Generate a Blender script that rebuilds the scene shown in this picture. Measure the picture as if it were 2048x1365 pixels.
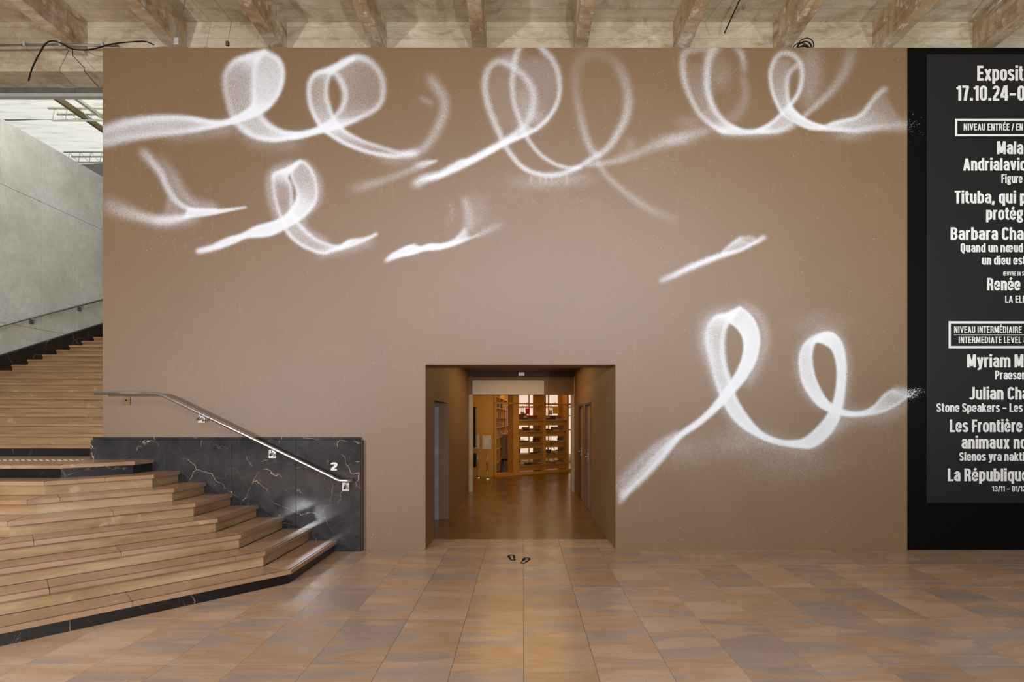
import bpy, bmesh, math, random
import numpy as np
from mathutils import Vector, Matrix

random.seed(7)
rng = np.random.default_rng(11)
scn = bpy.context.scene
COL = scn.collection
for o in list(bpy.data.objects):
    bpy.data.objects.remove(o)

# ------------------------------------------------------------------ camera
EYE = 1.75
F = 1033.0
VX, VY = 1046.0, 840.0
WALL_Y = 6.94
cam_d = bpy.data.cameras.new('camera')
cam = bpy.data.objects.new('camera', cam_d)
COL.objects.link(cam)
cam.location = (0, 0, EYE)
cam.rotation_euler = (math.pi / 2, 0, 0)
cam_d.sensor_width = 36.0
cam_d.lens = 36.0 * F / 2048.0
cam_d.shift_x = -(VX - 1024.0) / 2048.0
cam_d.shift_y = (VY - 682.5) / 2048.0
cam_d.clip_end = 200
scn.camera = cam

# ------------------------------------------------------------------ world, lights, exposure
wd = bpy.data.worlds.new('world')
scn.world = wd
wd.use_nodes = True
wd.node_tree.nodes['Background'].inputs[0].default_value = (1.0, 0.93, 0.84, 1)
wd.node_tree.nodes['Background'].inputs[1].default_value = 0.13
scn.view_settings.view_transform = 'Standard'
scn.view_settings.look = 'None'
scn.view_settings.exposure = 0.0
scn.view_settings.gamma = 1.0
scn.view_settings.use_curve_mapping = False


def lamp(kind, name, loc, power, color, size=0.3, target=None, size_y=None, spot=None, blend=0.3):
    d = bpy.data.lights.new(name, kind)
    d.energy = power
    d.color = color
    if kind == 'AREA':
        d.size = size
        if size_y:
            d.shape = 'RECTANGLE'
            d.size_y = size_y
    else:
        d.shadow_soft_size = size
    if spot:
        d.spot_size = math.radians(spot)
        d.spot_blend = blend
    o = bpy.data.objects.new(name, d)
    o.location = loc
    if target is not None:
        o.rotation_euler = (Vector(target) - Vector(loc)).to_track_quat('-Z', 'Y').to_euler()
    COL.objects.link(o)
    return o


lamp('POINT', 'hall_floodlight', (-6.4, -1.7, 2.75), 1600, (0.97, 0.98, 1.0), 0.10)
lamp('SPOT', 'hall_floodlight', (2.2, -1.7, 1.6), 1050, (0.95, 0.97, 1.0), 0.10, (1.6, 7.0, 7.2), spot=84, blend=0.9)
lamp('SPOT', 'hall_floodlight', (7.5, -1.7, 1.6), 1150, (0.97, 1.0, 0.94), 0.10, (6.3, 7.0, 7.2), spot=84, blend=0.9)
lamp('AREA', 'hall_skylight', (-1.2, -3.2, 7.6), 430, (0.96, 0.98, 1.0), 9.0, (0.6, 6.9, 1.6), 3.0)
lamp('AREA', 'entrance_windows', (2.0, -5.0, 2.3), 560, (0.96, 0.98, 1.0), 10.0, (2.4, 6.9, 1.2), 2.6)
lamp('AREA', 'stair_skylight', (-9.2, 10.0, 9.3), 220, (0.97, 1.0, 0.98), 5.0, (-9.2, 10.0, 0), 2.6)

# ------------------------------------------------------------------ helpers


def W(px, py, Y):
    """point at depth Y that the photograph shows at pixel px, py"""
    return Vector(((px - VX) * Y / F, Y, EYE - (py - VY) * Y / F))


def lin(r, g, b):
    def f(c):
        c /= 255.0
        return c / 12.92 if c <= 0.04045 else ((c + 0.055) / 1.055) ** 2.4
    return (f(r), f(g), f(b), 1.0)


class NT:
    def __init__(s, name, rough=0.5, metal=0.0, spec=0.5):
        s.m = bpy.data.materials.new(name)
        s.m.use_nodes = True
        s.t = s.m.node_tree
        s.b = s.t.nodes['Principled BSDF']
        s.b.inputs['Roughness'].default_value = rough
        s.b.inputs['Metallic'].default_value = metal
        s.b.inputs['Specular IOR Level'].default_value = spec

    def n(s, typ, **kw):
        nd = s.t.nodes.new(typ)
        for k, v in kw.items():
            setattr(nd, k, v)
        return nd

    def link(s, a, b):
        s.t.links.new(a, b)

    def coords(s, scale=(1, 1, 1), rand=False, kind='Object'):
        tc = s.n('ShaderNodeTexCoord')
        mp = s.n('ShaderNodeMapping')
        mp.inputs['Scale'].default_value = scale
        s.link(tc.outputs[kind], mp.inputs['Vector'])
        if rand:
            oi = s.n('ShaderNodeObjectInfo')
            mu = s.n('ShaderNodeVectorMath', operation='SCALE')
            cx = s.n('ShaderNodeCombineXYZ')
            m2 = s.n('ShaderNodeMath', operation='MULTIPLY')
            m2.inputs[1].default_value = 57.3
            s.link(oi.outputs['Random'], m2.inputs[0])
            s.link(oi.outputs['Random'], cx.inputs[0])
            s.link(m2.outputs[0], cx.inputs[1])
            s.link(oi.outputs['Random'], cx.inputs[2])
            mu.inputs['Scale'].default_value = 31.0
            s.link(cx.outputs[0], mu.inputs[0])
            s.link(mu.outputs[0], mp.inputs['Location'])
        return mp.outputs[0]

    def noise(s, vec, scale=5, detail=4, rough=0.55, dist=0.0):
        nd = s.n('ShaderNodeTexNoise')
        nd.inputs['Scale'].default_value = scale
        nd.inputs['Detail'].default_value = detail
        nd.inputs['Roughness'].default_value = rough
        nd.inputs['Distortion'].default_value = dist
        s.link(vec, nd.inputs['Vector'])
        return nd.outputs['Fac']

    def ramp(s, fac, stops, interp='LINEAR'):
        nd = s.n('ShaderNodeValToRGB')
        cr = nd.color_ramp
        cr.interpolation = interp
        while len(cr.elements) < len(stops):
            cr.elements.new(0.5)
        for e, (p, c) in zip(cr.elements, stops):
            e.position = p
            e.color = c if len(c) == 4 else (*c, 1)
        s.link(fac, nd.inputs[0])
        return nd.outputs[0]

    def mix(s, fac, a, b, mode='MIX'):
        nd = s.n('ShaderNodeMix', data_type='RGBA', blend_type=mode)
        if isinstance(fac, (int, float)):
            nd.inputs[0].default_value = fac
        else:
            s.link(fac, nd.inputs[0])
        for v, i in ((a, 6), (b, 7)):
            if isinstance(v, tuple):
                nd.inputs[i].default_value = v
            else:
                s.link(v, nd.inputs[i])
        return nd.outputs[2]

    def math(s, op, a, b=0.0, clamp=False):
        nd = s.n('ShaderNodeMath', operation=op, use_clamp=clamp)
        for v, i in ((a, 0), (b, 1)):
            if isinstance(v, (int, float)):
                nd.inputs[i].default_value = v
            else:
                s.link(v, nd.inputs[i])
        return nd.outputs[0]

    def color(s, c):
        if isinstance(c, tuple):
            s.b.inputs['Base Color'].default_value = c
        else:
            s.link(c, s.b.inputs['Base Color'])
        return s

    def bump(s, h, strength=0.2, dist=0.01):
        nd = s.n('ShaderNodeBump')
        nd.inputs['Strength'].default_value = strength
        nd.inputs['Distance'].default_value = dist
        s.link(h, nd.inputs['Height'])
        s.link(nd.outputs[0], s.b.inputs['Normal'])
        return s


BW = ((0, (0, 0, 0, 1)), (1, (1, 1, 1, 1)))


def simple(name, rgb, rough=0.5, metal=0.0, var=0.12, scale=6.0, emit=None, spec=0.5):
    t = NT(name, rough, metal, spec)
    c = lin(*rgb)
    v = t.coords(rand=True)
    f = t.noise(v, scale, 3)
    lo = tuple(x * (1 - var) for x in c[:3]) + (1,)
    hi = tuple(min(1, x * (1 + var)) for x in c[:3]) + (1,)
    t.color(t.ramp(f, ((0.3, lo), (0.7, hi))))
    if emit:
        t.b.inputs['Emission Color'].default_value = lin(*emit[0])
        t.b.inputs['Emission Strength'].default_value = emit[1]
    return t.m


def link_obj(name, me, m=None, parent=None, loc=None):
    o = bpy.data.objects.new(name, me)
    COL.objects.link(o)
    if m is not None and me is not None:
        me.materials.append(m)
    if parent is not None:
        o.parent = parent
    if loc is not None:
        o.location = loc
    return o


def obj(name, bm, m, parent=None, smooth=False, loc=None):
    me = bpy.data.meshes.new(name)
    bmesh.ops.recalc_face_normals(bm, faces=bm.faces)
    bm.to_mesh(me)
    bm.free()
    if smooth:
        for p in me.polygons:
            p.use_smooth = True
    return link_obj(name, me, m, parent, loc)


def tag(o, label=None, cat=None, group=None, kind=None):
    if label:
        o['label'] = label
    if cat:
        o['category'] = cat
    if group:
        o['group'] = group
    if kind:
        o['kind'] = kind
    return o


def thing(name, label, cat, loc=(0, 0, 0), rz=0.0, group=None, kind=None):
    o = bpy.data.objects.new(name, None)
    o.empty_display_size = 0.2
    COL.objects.link(o)
    o.location = loc
    o.rotation_euler = (0, 0, rz)
    return tag(o, label, cat, group, kind)


def box(bm, x0, x1, y0, y1, z0, z1, bev=0.0):
    r = bmesh.ops.create_cube(bm, size=1.0)
    for v in r['verts']:
        v.co = Vector(((x0 + x1) / 2 + v.co.x * (x1 - x0), (y0 + y1) / 2 + v.co.y * (y1 - y0), (z0 + z1) / 2 + v.co.z * (z1 - z0)))
    if bev:
        es = list({e for v in r['verts'] for e in v.link_edges})
        bmesh.ops.bevel(bm, geom=es, offset=bev, segments=1, affect='EDGES')
    return r['verts']


def bx(name, dims, m, parent=None, bev=0.0):
    bm = bmesh.new()
    box(bm, *dims, bev=bev)
    return obj(name, bm, m, parent)


def prism(bm, pts, z0, z1):
    """pts: plan outline (x, y); vertical prism"""
    a = [bm.verts.new((x, y, z0)) for x, y in pts]
    b = [bm.verts.new((x, y, z1)) for x, y in pts]
    n = len(pts)
    bm.faces.new(a)
    bm.faces.new(b)
    for i in range(n):
        bm.faces.new((a[i], a[(i + 1) % n], b[(i + 1) % n], b[i]))


def prism_x(bm, pts, x0, x1):
    """pts (y, z), extruded along x"""
    a = [bm.verts.new((x0, y, z)) for y, z in pts]
    b = [bm.verts.new((x1, y, z)) for y, z in pts]
    n = len(pts)
    bm.faces.new(a)
    bm.faces.new(b)
    for i in range(n):
        bm.faces.new((a[i], a[(i + 1) % n], b[(i + 1) % n], b[i]))


def tube(bm, pts, r, seg=8, closed=False):
    pts = [Vector(p) for p in pts]
    n = len(pts)
    rings = []
    prev = None
    for i, p in enumerate(pts):
        if i == 0:
            d = pts[1] - p
        elif i == n - 1:
            d = p - pts[i - 1]
        else:
            d = (pts[i + 1] - p).normalized() + (p - pts[i - 1]).normalized()
        d.normalize()
        if prev is None:
            up = Vector((0, 0, 1)) if abs(d.z) < 0.9 else Vector((0, 1, 0))
            u = d.cross(up).normalized()
        else:
            u = (prev - d * prev.dot(d)).normalized()
        prev = u
        w = d.cross(u)
        rr = r[i] if isinstance(r, (list, tuple)) else r
        rings.append([bm.verts.new(p + (u * math.cos(2 * math.pi * k / seg) + w * math.sin(2 * math.pi * k / seg)) * rr) for k in range(seg)])
    for a, b in zip(rings, rings[1:]):
        for k in range(seg):
            bm.faces.new((a[k], a[(k + 1) % seg], b[(k + 1) % seg], b[k]))
    bm.faces.new(rings[0])
    bm.faces.new(rings[-1])


def tb(name, pts, r, m, parent=None, seg=8):
    bm = bmesh.new()
    tube(bm, pts, r, seg)
    return obj(name, bm, m, parent, smooth=True)


def crom(pts, n=12):
    """Catmull-Rom through pts (numpy array k x d)"""
    P = np.asarray(pts, float)
    P = np.vstack([2 * P[0] - P[1], P, 2 * P[-1] - P[-2]])
    out = []
    t = np.linspace(0, 1, n, endpoint=False)[:, None]
    for i in range(1, len(P) - 2):
        p0, p1, p2, p3 = P[i - 1], P[i], P[i + 1], P[i + 2]
        out.append(0.5 * ((2 * p1) + (-p0 + p2) * t + (2 * p0 - 5 * p1 + 4 * p2 - p3) * t ** 2 + (-p0 + 3 * p1 - 3 * p2 + p3) * t ** 3))
    out.append(P[-2][None, :])
    return np.vstack(out)


# ------------------------------------------------------------------ materials
def concrete(name, dark, mid, light, board=0.0, patch=0.5, rough=0.85, ps=14, stain=0.0):
    t = NT(name, rough, 0, 0.25)
    v = t.coords()
    big = t.noise(v, 1.3, 5, 0.6, 0.4)
    c = t.ramp(big, ((0.28, lin(*dark)), (0.5, lin(*mid)), (0.75, lin(*light))))
    v2 = t.coords((1.0, 5.0, 5.0))
    st = t.noise(v2, 2.0, 6, 0.65)
    c = t.mix(t.ramp(st, ((0.35, (0.0, 0, 0, 1)), (0.65, (0.55, 0.55, 0.55, 1)))), c, lin(*dark))
    fine = t.noise(v, ps, 6, 0.7)
    c = t.mix(t.ramp(fine, ((0.56, (0, 0, 0, 1)), (0.64, (patch, patch, patch, 1)))), c, lin(*light))
    if stain:
        sn = t.noise(t.coords((1, 1, 2.5)), 2.3, 6, 0.7, 0.8)
        c = t.mix(t.ramp(sn, ((0.50, (0, 0, 0, 1)), (0.68, (stain, stain, stain, 1)))), c, lin(128, 96, 62))
    pit = t.noise(v, 60, 2, 0.5)
    c = t.mix(t.ramp(pit, ((0.66, (0, 0, 0, 1)), (0.72, (0.6, 0.6, 0.6, 1)))), c, tuple(x * 0.4 for x in lin(*dark)[:3]) + (1,))
    h = t.math('ADD', st, t.math('MULTIPLY', fine, 0.7))
    if board:
        tc = t.n('ShaderNodeTexCoord')
        sp = t.n('ShaderNodeSeparateXYZ')
        t.link(tc.outputs['Object'], sp.inputs[0])
        q = t.math('ADD', sp.outputs['Y'], sp.outputs['Z'])
        fr = t.math('FRACT', t.math('DIVIDE', q, board))
        edge = t.math('LESS_THAN', fr, 0.06)
        c = t.mix(t.math('MULTIPLY', edge, 0.35), c, tuple(x * 0.5 for x in lin(*dark)[:3]) + (1,))
        h = t.math('SUBTRACT', h, t.math('MULTIPLY', edge, 0.8))
    t.color(c)
    t.bump(h, 0.5, 0.012)
    return t.m


M_ceiling = concrete('board_marked_concrete', (166, 150, 124), (196, 183, 158), (214, 206, 188), board=0.17, patch=0.35, ps=9, stain=0.55)
M_joist = concrete('worn_joist_concrete', (158, 130, 98), (192, 168, 134), (230, 222, 206), patch=0.85, ps=6.5, stain=0.7)
M_smooth = concrete('smooth_grey_concrete', (172, 172, 164), (192, 192, 185), (208, 208, 202), patch=0.12)


def stone_tile(name):
    t = NT(name, 0.22, 0, 0.45)
    v = t.coords((0.6, 3.0, 1.0), rand=True)
    a = t.noise(v, 1.2, 2, 0.45, 0.15)
    tan = lin(196, 150, 108)
    c = t.ramp(a, ((0.28, lin(206, 174, 150)), (0.40, lin(204, 168, 136)), (0.47, lin(192, 150, 112)), (0.525, lin(198, 162, 130)),
                   (0.555, lin(180, 157, 142)), (0.64, lin(171, 150, 137)), (0.68, lin(202, 170, 142))))
    v2 = t.coords((1.2, 26, 1.0), rand=True)
    b = t.noise(v2, 2.0, 6, 0.7)
    c = t.mix(t.ramp(b, ((0.35, (0.32, 0.32, 0.32, 1)), (0.6, (0, 0, 0, 1)))), c, lin(166, 130, 102))
    c = t.mix(t.ramp(b, ((0.55, (0, 0, 0, 1)), (0.8, (0.3, 0.3, 0.3, 1)))), c, lin(214, 178, 148))
    v3 = t.coords((26, 70, 20), rand=True)
    p = t.noise(v3, 1.6, 3, 0.6)
    c = t.mix(t.ramp(p, ((0.62, (0, 0, 0, 1)), (0.70, (0.65, 0.65, 0.65, 1)))), c, lin(120, 90, 72))
    # per tile brightness
    oi = t.n('ShaderNodeObjectInfo')
    br = t.math('ADD', t.math('MULTIPLY', oi.outputs['Random'], 0.16), 0.72)
    hsv = t.n('ShaderNodeHueSaturation')
    t.link(c, hsv.inputs['Color'])
    t.link(br, hsv.inputs['Value'])
    hsv.inputs['Saturation'].default_value = 0.95
    t.color(hsv.outputs[0])
    r = t.noise(t.coords((1, 1, 1)), 3.0, 3)
    t.link(t.ramp(r, ((0.3, (0.20, 0.20, 0.20, 1)), (0.7, (0.32, 0.32, 0.32, 1)))), t.b.inputs['Roughness'])
    t.bump(p, 0.03, 0.002)
    return t.m


M_tile = stone_tile('banded_limestone')


def step_stone(name, base, dark, light, rough, band=(0.6, 0.6, 9.0)):
    t = NT(name, rough, 0, 0.4)
    v = t.coords(band, rand=True)
    a = t.noise(v, 1.5, 5, 0.62, 0.2)
    c = t.ramp(a, ((0.3, lin(*dark)), (0.5, lin(*base)), (0.72, lin(*light))))
    v2 = t.coords((3, 3, 60), rand=True)
    b = t.noise(v2, 1.5, 4, 0.6)
    c = t.mix(t.ramp(b, ((0.3, (0.35, 0.35, 0.35, 1)), (0.55, (0, 0, 0, 1)))), c, lin(*dark))
    c2 = t.noise(t.coords((2, 2, 2), rand=True), 2.4, 4, 0.6)
    c = t.mix(t.ramp(c2, ((0.62, (0, 0, 0, 1)), (0.72, (0.4, 0.4, 0.4, 1)))), c, lin(206, 184, 150))
    t.color(c)
    t.bump(b, 0.06, 0.003)
    return t.m


M_tread = step_stone('step_tread_stone', (164, 130, 102), (148, 114, 86), (176, 143, 114), 0.22, (1.2, 1.2, 1.2))
M_riser = step_stone('step_riser_stone', (166, 134, 98), (136, 102, 66), (192, 164, 128), 0.42, (.8, .8, 4.0))
M_flight = step_stone('upper_flight_stone', (154, 122, 86), (128, 97, 64), (174, 142, 104), 0.45, (0.8, 0.8, 12.0))


def marble(name, base=(52, 50, 52), veins=0.9, rough=0.13):
    t = NT(name, rough, 0, 0.5)
    v = t.coords((1, 1, 1))
    cloud = t.noise(v, 3.0, 6, 0.65, 0.6)
    b = lin(*base)
    c = t.ramp(cloud, ((0.3, tuple(x * 0.6 for x in b[:3]) + (1,)), (0.7, tuple(x * 1.5 for x in b[:3]) + (1,))))
    # distorted coordinates for thin veins
    nz = t.n('ShaderNodeTexNoise')
    nz.inputs['Scale'].default_value = 2.2
    nz.inputs['Detail'].default_value = 5
    t.link(v, nz.inputs['Vector'])
    sc = t.n('ShaderNodeVectorMath', operation='SCALE')
    sc.inputs['Scale'].default_value = 0.55
    t.link(nz.outputs['Color'], sc.inputs[0])
    ad = t.n('ShaderNodeVectorMath', operation='ADD')
    t.link(v, ad.inputs[0])
    t.link(sc.outputs[0], ad.inputs[1])
    for scl, wdt, amt, colr in ((1.4, 0.0055, veins, (200, 178, 156)), (2.9, 0.004, veins * 0.6, (170, 158, 148)), (6.0, 0.008, veins * 0.25, (120, 114, 112))):
        vo = t.n('ShaderNodeTexVoronoi', feature='DISTANCE_TO_EDGE')
        vo.inputs['Scale'].default_value = scl
        t.link(ad.outputs[0], vo.inputs['Vector'])
        line = t.ramp(vo.outputs['Distance'], ((0.0, (1, 1, 1, 1)), (wdt, (0, 0, 0, 1))))
        gate = t.ramp(t.noise(v, 3.4, 3, 0.6), ((0.44, (0, 0, 0, 1)), (0.56, (1, 1, 1, 1))))
        f = t.math('MULTIPLY', t.math('MULTIPLY', line, gate), amt)
        c = t.mix(f, c, lin(*colr))
    t.color(c)
    return t.m


M_marble = marble('black_veined_marble')
M_marble_dark = marble('black_plinth_marble', (16, 15, 16), 0.5, 0.3)

M_brown = simple('brown_wall_paint', (126, 98, 66), 0.62, var=0.05, scale=2.0)
M_brown_edge = simple('dark_brown_paint', (88, 62, 46), 0.6)
M_steel = simple('brushed_steel', (205, 205, 208), 0.24, 1.0, 0.05)
M_steel_plate = simple('steel_plate', (196, 192, 186), 0.35, 0.6, 0.05)
M_galv = simple('galvanised_profile', (128, 128, 122), 0.45, 0.6)
M_galv_l = simple('pale_galvanised_edge', (188, 190, 186), 0.5, 0.3)
M_black = simple('black_rubber', (16, 15, 14), 0.75, spec=0.2)
M_blackwall = simple('black_wall_paint', (8, 8, 8), 0.6, var=0.05, spec=0.1)
M_poster = simple('black_poster_paper', (27, 27, 28), 0.55, var=0.04, spec=0.3)
M_letter = simple('pale_grey_lettering', (222, 222, 222), 0.6, var=0.01)
M_white = simple('white_paint', (214, 210, 204), 0.5, var=0.04)
M_grip = simple('dark_grip_strip', (58, 48, 42), 0.6)
M_sub = simple('floor_substrate', (70, 56, 44), 0.8)
M_jamb = simple('pale_door_jamb', (186, 172, 148), 0.5)
M_blue = simple('grey_blue_door_frame', (150, 150, 156), 0.45)
M_door = simple('brown_door_paint', (140, 110, 82), 0.5)


def wall_paint():
    t = NT('brown_wall_with_white_spray', 0.55, 0, 0.35)
    at = t.n('ShaderNodeAttribute', attribute_name='paint')
    d = at.outputs['Fac']
    v = t.coords()
    n1 = t.noise(v, 1.2, 3, 0.5)
    base = t.ramp(n1, ((0.3, lin(113, 88, 58)), (0.7, lin(118, 92, 62))))
    # vertical drips, very faint
    dr = t.noise(t.coords((9, 1, 1.2)), 2.0, 3, 0.6)
    base = t.mix(t.ramp(dr, ((0.62, (0, 0, 0, 1)), (0.8, (0.18, 0.18, 0.18, 1)))), base, lin(176, 140, 116))
    # right part painted black
    tc = t.n('ShaderNodeTexCoord')
    sp = t.n('ShaderNodeSeparateXYZ')
    t.link(tc.outputs['Object'], sp.inputs[0])
    isb = t.math('GREATER_THAN', sp.outputs['X'], (1814.5 - VX) * WALL_Y / F)
    base = t.mix(isb, base, lin(6, 6, 6))
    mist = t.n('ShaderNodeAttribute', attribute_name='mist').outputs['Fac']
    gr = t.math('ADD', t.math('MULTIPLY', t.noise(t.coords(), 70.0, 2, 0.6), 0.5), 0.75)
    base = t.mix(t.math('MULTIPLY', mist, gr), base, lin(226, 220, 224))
    # grain
    wn = t.noise(v, 118.0, 2, 0.7)
    wn2 = t.noise(v, 52.0, 2, 0.6)
    g = t.math('ADD', t.math('MULTIPLY', t.math('SUBTRACT', wn, 0.5), 3.2), t.math('MULTIPLY', t.math('SUBTRACT', wn2, 0.5), 1.0))
    dd = t.math('MULTIPLY', d, t.math('SUBTRACT', 1.0, d))
    cov = t.math('ADD', d, t.math('MULTIPLY', t.math('MULTIPLY', g, dd), 2.0), True)
    # a sparse scatter of stray droplets
    vo = t.n('ShaderNodeTexVoronoi')
    vo.inputs['Scale'].default_value = 22.0
    t.link(v, vo.inputs['Vector'])
    dot = t.math('LESS_THAN', vo.outputs['Distance'], 0.09)
    gate = t.math('GREATER_THAN', t.noise(v, 2.3, 4, 0.7), 0.56)
    dot = t.math('MULTIPLY', t.math('MULTIPLY', dot, gate), t.math('SUBTRACT', 0.5, t.math('MULTIPLY', isb, 0.5)))
    sn = t.noise(v, 105.0, 1, 0.5)
    spk = t.math('MULTIPLY', t.math('SUBTRACT', sn, t.math('SUBTRACT', 0.76, t.math('MULTIPLY', d, 0.55))), 14.0, True)
    spk = t.math('MULTIPLY', spk, t.math('GREATER_THAN', d, 0.01))
    mm = t.n('ShaderNodeMix', data_type='FLOAT')
    t.link(isb, mm.inputs[0])
    t.link(cov, mm.inputs[2])
    t.link(t.math('MULTIPLY', spk, 0.8), mm.inputs[3])
    cov = t.math('MAXIMUM', mm.outputs[0], dot)
    t.link(t.math('SUBTRACT', 0.35, t.math('MULTIPLY', isb, 0.25)), t.b.inputs['Specular IOR Level'])
    c = t.mix(cov, base, lin(221, 225, 232))
    t.color(c)
    t.bump(t.noise(v, 160, 2, 0.6), 0.05, 0.001)
    return t.m


M_wall = wall_paint()

# ------------------------------------------------------------------ mural: spray density on a fine grid
CELL = 2.2


def seg(a, b):
    n = max(1, int(round((b - a) / CELL)))
    return list(np.linspace(a, b, n, endpoint=False))


GX = np.array(seg(205.5, 851.0) + seg(851.0, 1231.0) + seg(1231.0, 1814.5) + seg(1814.5, 2075.0) + [2075.0])
GY = np.array(seg(95.5, 730.0) + seg(730.0, 1100.5) + [1100.5])
DEN = np.zeros((int(1110 / 2) + 2, int(2080 / 2) + 2))   # 2 px cells


def splat(x, y, w):
    H, Wd = DEN.shape
    fx, fy = x / 2.0, y / 2.0
    ix, iy = np.floor(fx).astype(int), np.floor(fy).astype(int)
    ax, ay = fx - ix, fy - iy
    for dx, dy, ww in ((0, 0, (1 - ax) * (1 - ay)), (1, 0, ax * (1 - ay)), (0, 1, (1 - ax) * ay), (1, 1, ax * ay)):
        jx, jy = ix + dx, iy + dy
        ok = (jx >= 0) & (jx < Wd) & (jy >= 0) & (jy < H)
        DEN[:] += np.bincount(jy[ok] * Wd + jx[ok], weights=(w * ww)[ok], minlength=H * Wd).reshape(H, Wd)


VIEWS = {1: (200, 90, 5.12), 2: (580, 90, 5.12), 3: (200, 290, 5.12), 4: (500, 290, 4.096), 5: (940, 90, 4.096),
         6: (1340, 90, 4.096), 7: (1220, 580, 3.1508), 8: (1280, 430, 6.827)}


def topx(view, pts):
    x0, y0, s = VIEWS[view]
    P = np.asarray(pts, float)
    return np.stack([x0 + P[:, 0] / s, y0 + P[:, 1] / s], 1)


def prof(v, n):
    """profile: number or list of values spread over n samples"""
    if isinstance(v, (int, float)):
        return np.full(n, float(v))
    v = np.asarray(v, float)
    return np.interp(np.linspace(0, 1, n), np.linspace(0, 1, len(v)), v)


def line(view, pts, sigma, amp, dens=26):
    P = crom(topx(view, pts), 24)
    d = np.linalg.norm(np.diff(P, axis=0), axis=1)
    L = d.sum()
    N = int(max(400, L * dens * 6))
    u = np.sort(rng.random(N)) * L
    cs = np.concatenate([[0], np.cumsum(d)])
    x = np.interp(u, cs, P[:, 0])
    y = np.interp(u, cs, P[:, 1])
    # profiles follow control points
    cpu = np.interp(np.linspace(0, 1, len(P)), np.linspace(0, 1, len(P)), np.arange(len(P)))
    tt = np.interp(u, cs, np.linspace(0, 1, len(P)))
    k = lambda v: prof(v, 512)[np.clip((tt * 511).astype(int), 0, 511)]
    s = k(sigma) / VIEWS[view][2]
    a = k(amp)
    w = a * s * 2.5066 * L / (N * 4.0)
    splat(x + rng.normal(size=N) * s, y + rng.normal(size=N) * s, w)


def ribbon(view, A, B, edge, fill, sigma, edgeB=None, eside=True):
    if eside:
        line(view, A, sigma, edge)
        line(view, B, sigma, edge if edgeB is None else edgeB)
    n = 24
    PA, PB = crom(topx(view, A), n), crom(topx(view, B), n)
    PM = (PA + PB) / 2
    d = np.linalg.norm(np.diff(PM, axis=0), axis=1)
    Wd = np.linalg.norm(PA - PB, axis=1)
    L = d.sum()
    N = int(L * 900)
    cs = np.concatenate([[0], np.cumsum(d)])
    u = rng.random(N) * L
    s = rng.random(N)
    ax = np.interp(u, cs, PA[:, 0]); ay = np.interp(u, cs, PA[:, 1])
    bx_ = np.interp(u, cs, PB[:, 0]); by = np.interp(u, cs, PB[:, 1])
    wd_ = np.interp(u, cs, Wd)
    tt = np.interp(u, cs, np.linspace(0, 1, len(PM)))
    f = prof(fill, 512)[np.clip((tt * 511).astype(int), 0, 511)]
    sg = prof(sigma, 512)[np.clip((tt * 511).astype(int), 0, 511)] / VIEWS[view][2] * 0.7
    splat(ax + (bx_ - ax) * s + rng.normal(size=N) * sg, ay + (by - ay) * s + rng.normal(size=N) * sg, f * wd_ * L / (N * 4.0))


def blob(view, x, y, sx, sy, amp):
    x0, y0, s = VIEWS[view]
    N = 6000
    splat(x0 + (x + rng.normal(size=N) * sx) / s, y0 + (y + rng.normal(size=N) * sy) / s, np.full(N, amp * 6.283 * (sx / s) * (sy / s) / (N * 4.0)))


# first loop, top left
A = [(0, 880), (250, 800), (500, 758), (750, 745), (950, 758), (1100, 785), (1250, 792), (1380, 750), (1500, 680), (1570, 600), (1575, 430), (1580, 270), (1620, 130), (1690, 68)]
B = [(0, 1020), (250, 965), (500, 928), (750, 900), (950, 875), (1100, 848), (1250, 815), (1400, 783), (1600, 712), (1740, 615), (1835, 470), (1870, 300), (1830, 160), (1690, 68)]
ribbon(1, A, B, [.45, .8, 1.1, 1.2, 1.6, 1.8, 1.8, 1.5, .9, .5, .5, .7], [.35, .5, .6, .55, .9, 1.8, 2.2, 2.2, 1.2, .95, .8, .65], [34, 24, 18, 14, 12, 12, 13, 16, 18],
       edgeB=[.35, .5, .6, .8, 1.2, 1.8, 1.8, 1.8, 1.5, 1.4, 1.2, 1.0])
A = [(1690, 62), (1540, 110), (1400, 158), (1310, 240), (1275, 340), (1285, 480), (1320, 620), (1370, 760), (1450, 850), (1560, 925), (1680, 962), (1820, 970), (1960, 948), (2060, 932)]
B = [(1690, 72), (1620, 150), (1585, 220), (1570, 300), (1560, 420), (1565, 540), (1590, 640), (1640, 720), (1690, 790), (1770, 850), (1860, 890), (1950, 908), (2020, 915), (2060, 918)]
ribbon(1, A, B, [1.2, 1.5, 1.0, .4, .35, .35, .4, .7, 1.2, 1.4, 1.6, 1.8, 1.8], [1.6, 1.5, .6, .38, .32, .32, .4, .5, .45, .5, .6, .9, 1.5], [16, 18, 22, 22, 18, 14, 10],
       edgeB=[.6, .6, .5, .5, .4, .5, .6, .9, 1.2, 1.3, 1.4, 1.6, 1.6])
line(1, [(1200, 850), (1450, 830), (1560, 960), (1800, 1010), (2040, 990)], 60, .10)
line(1, [(700, 940), (1000, 920), (1300, 870)], 45, .10)
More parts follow.
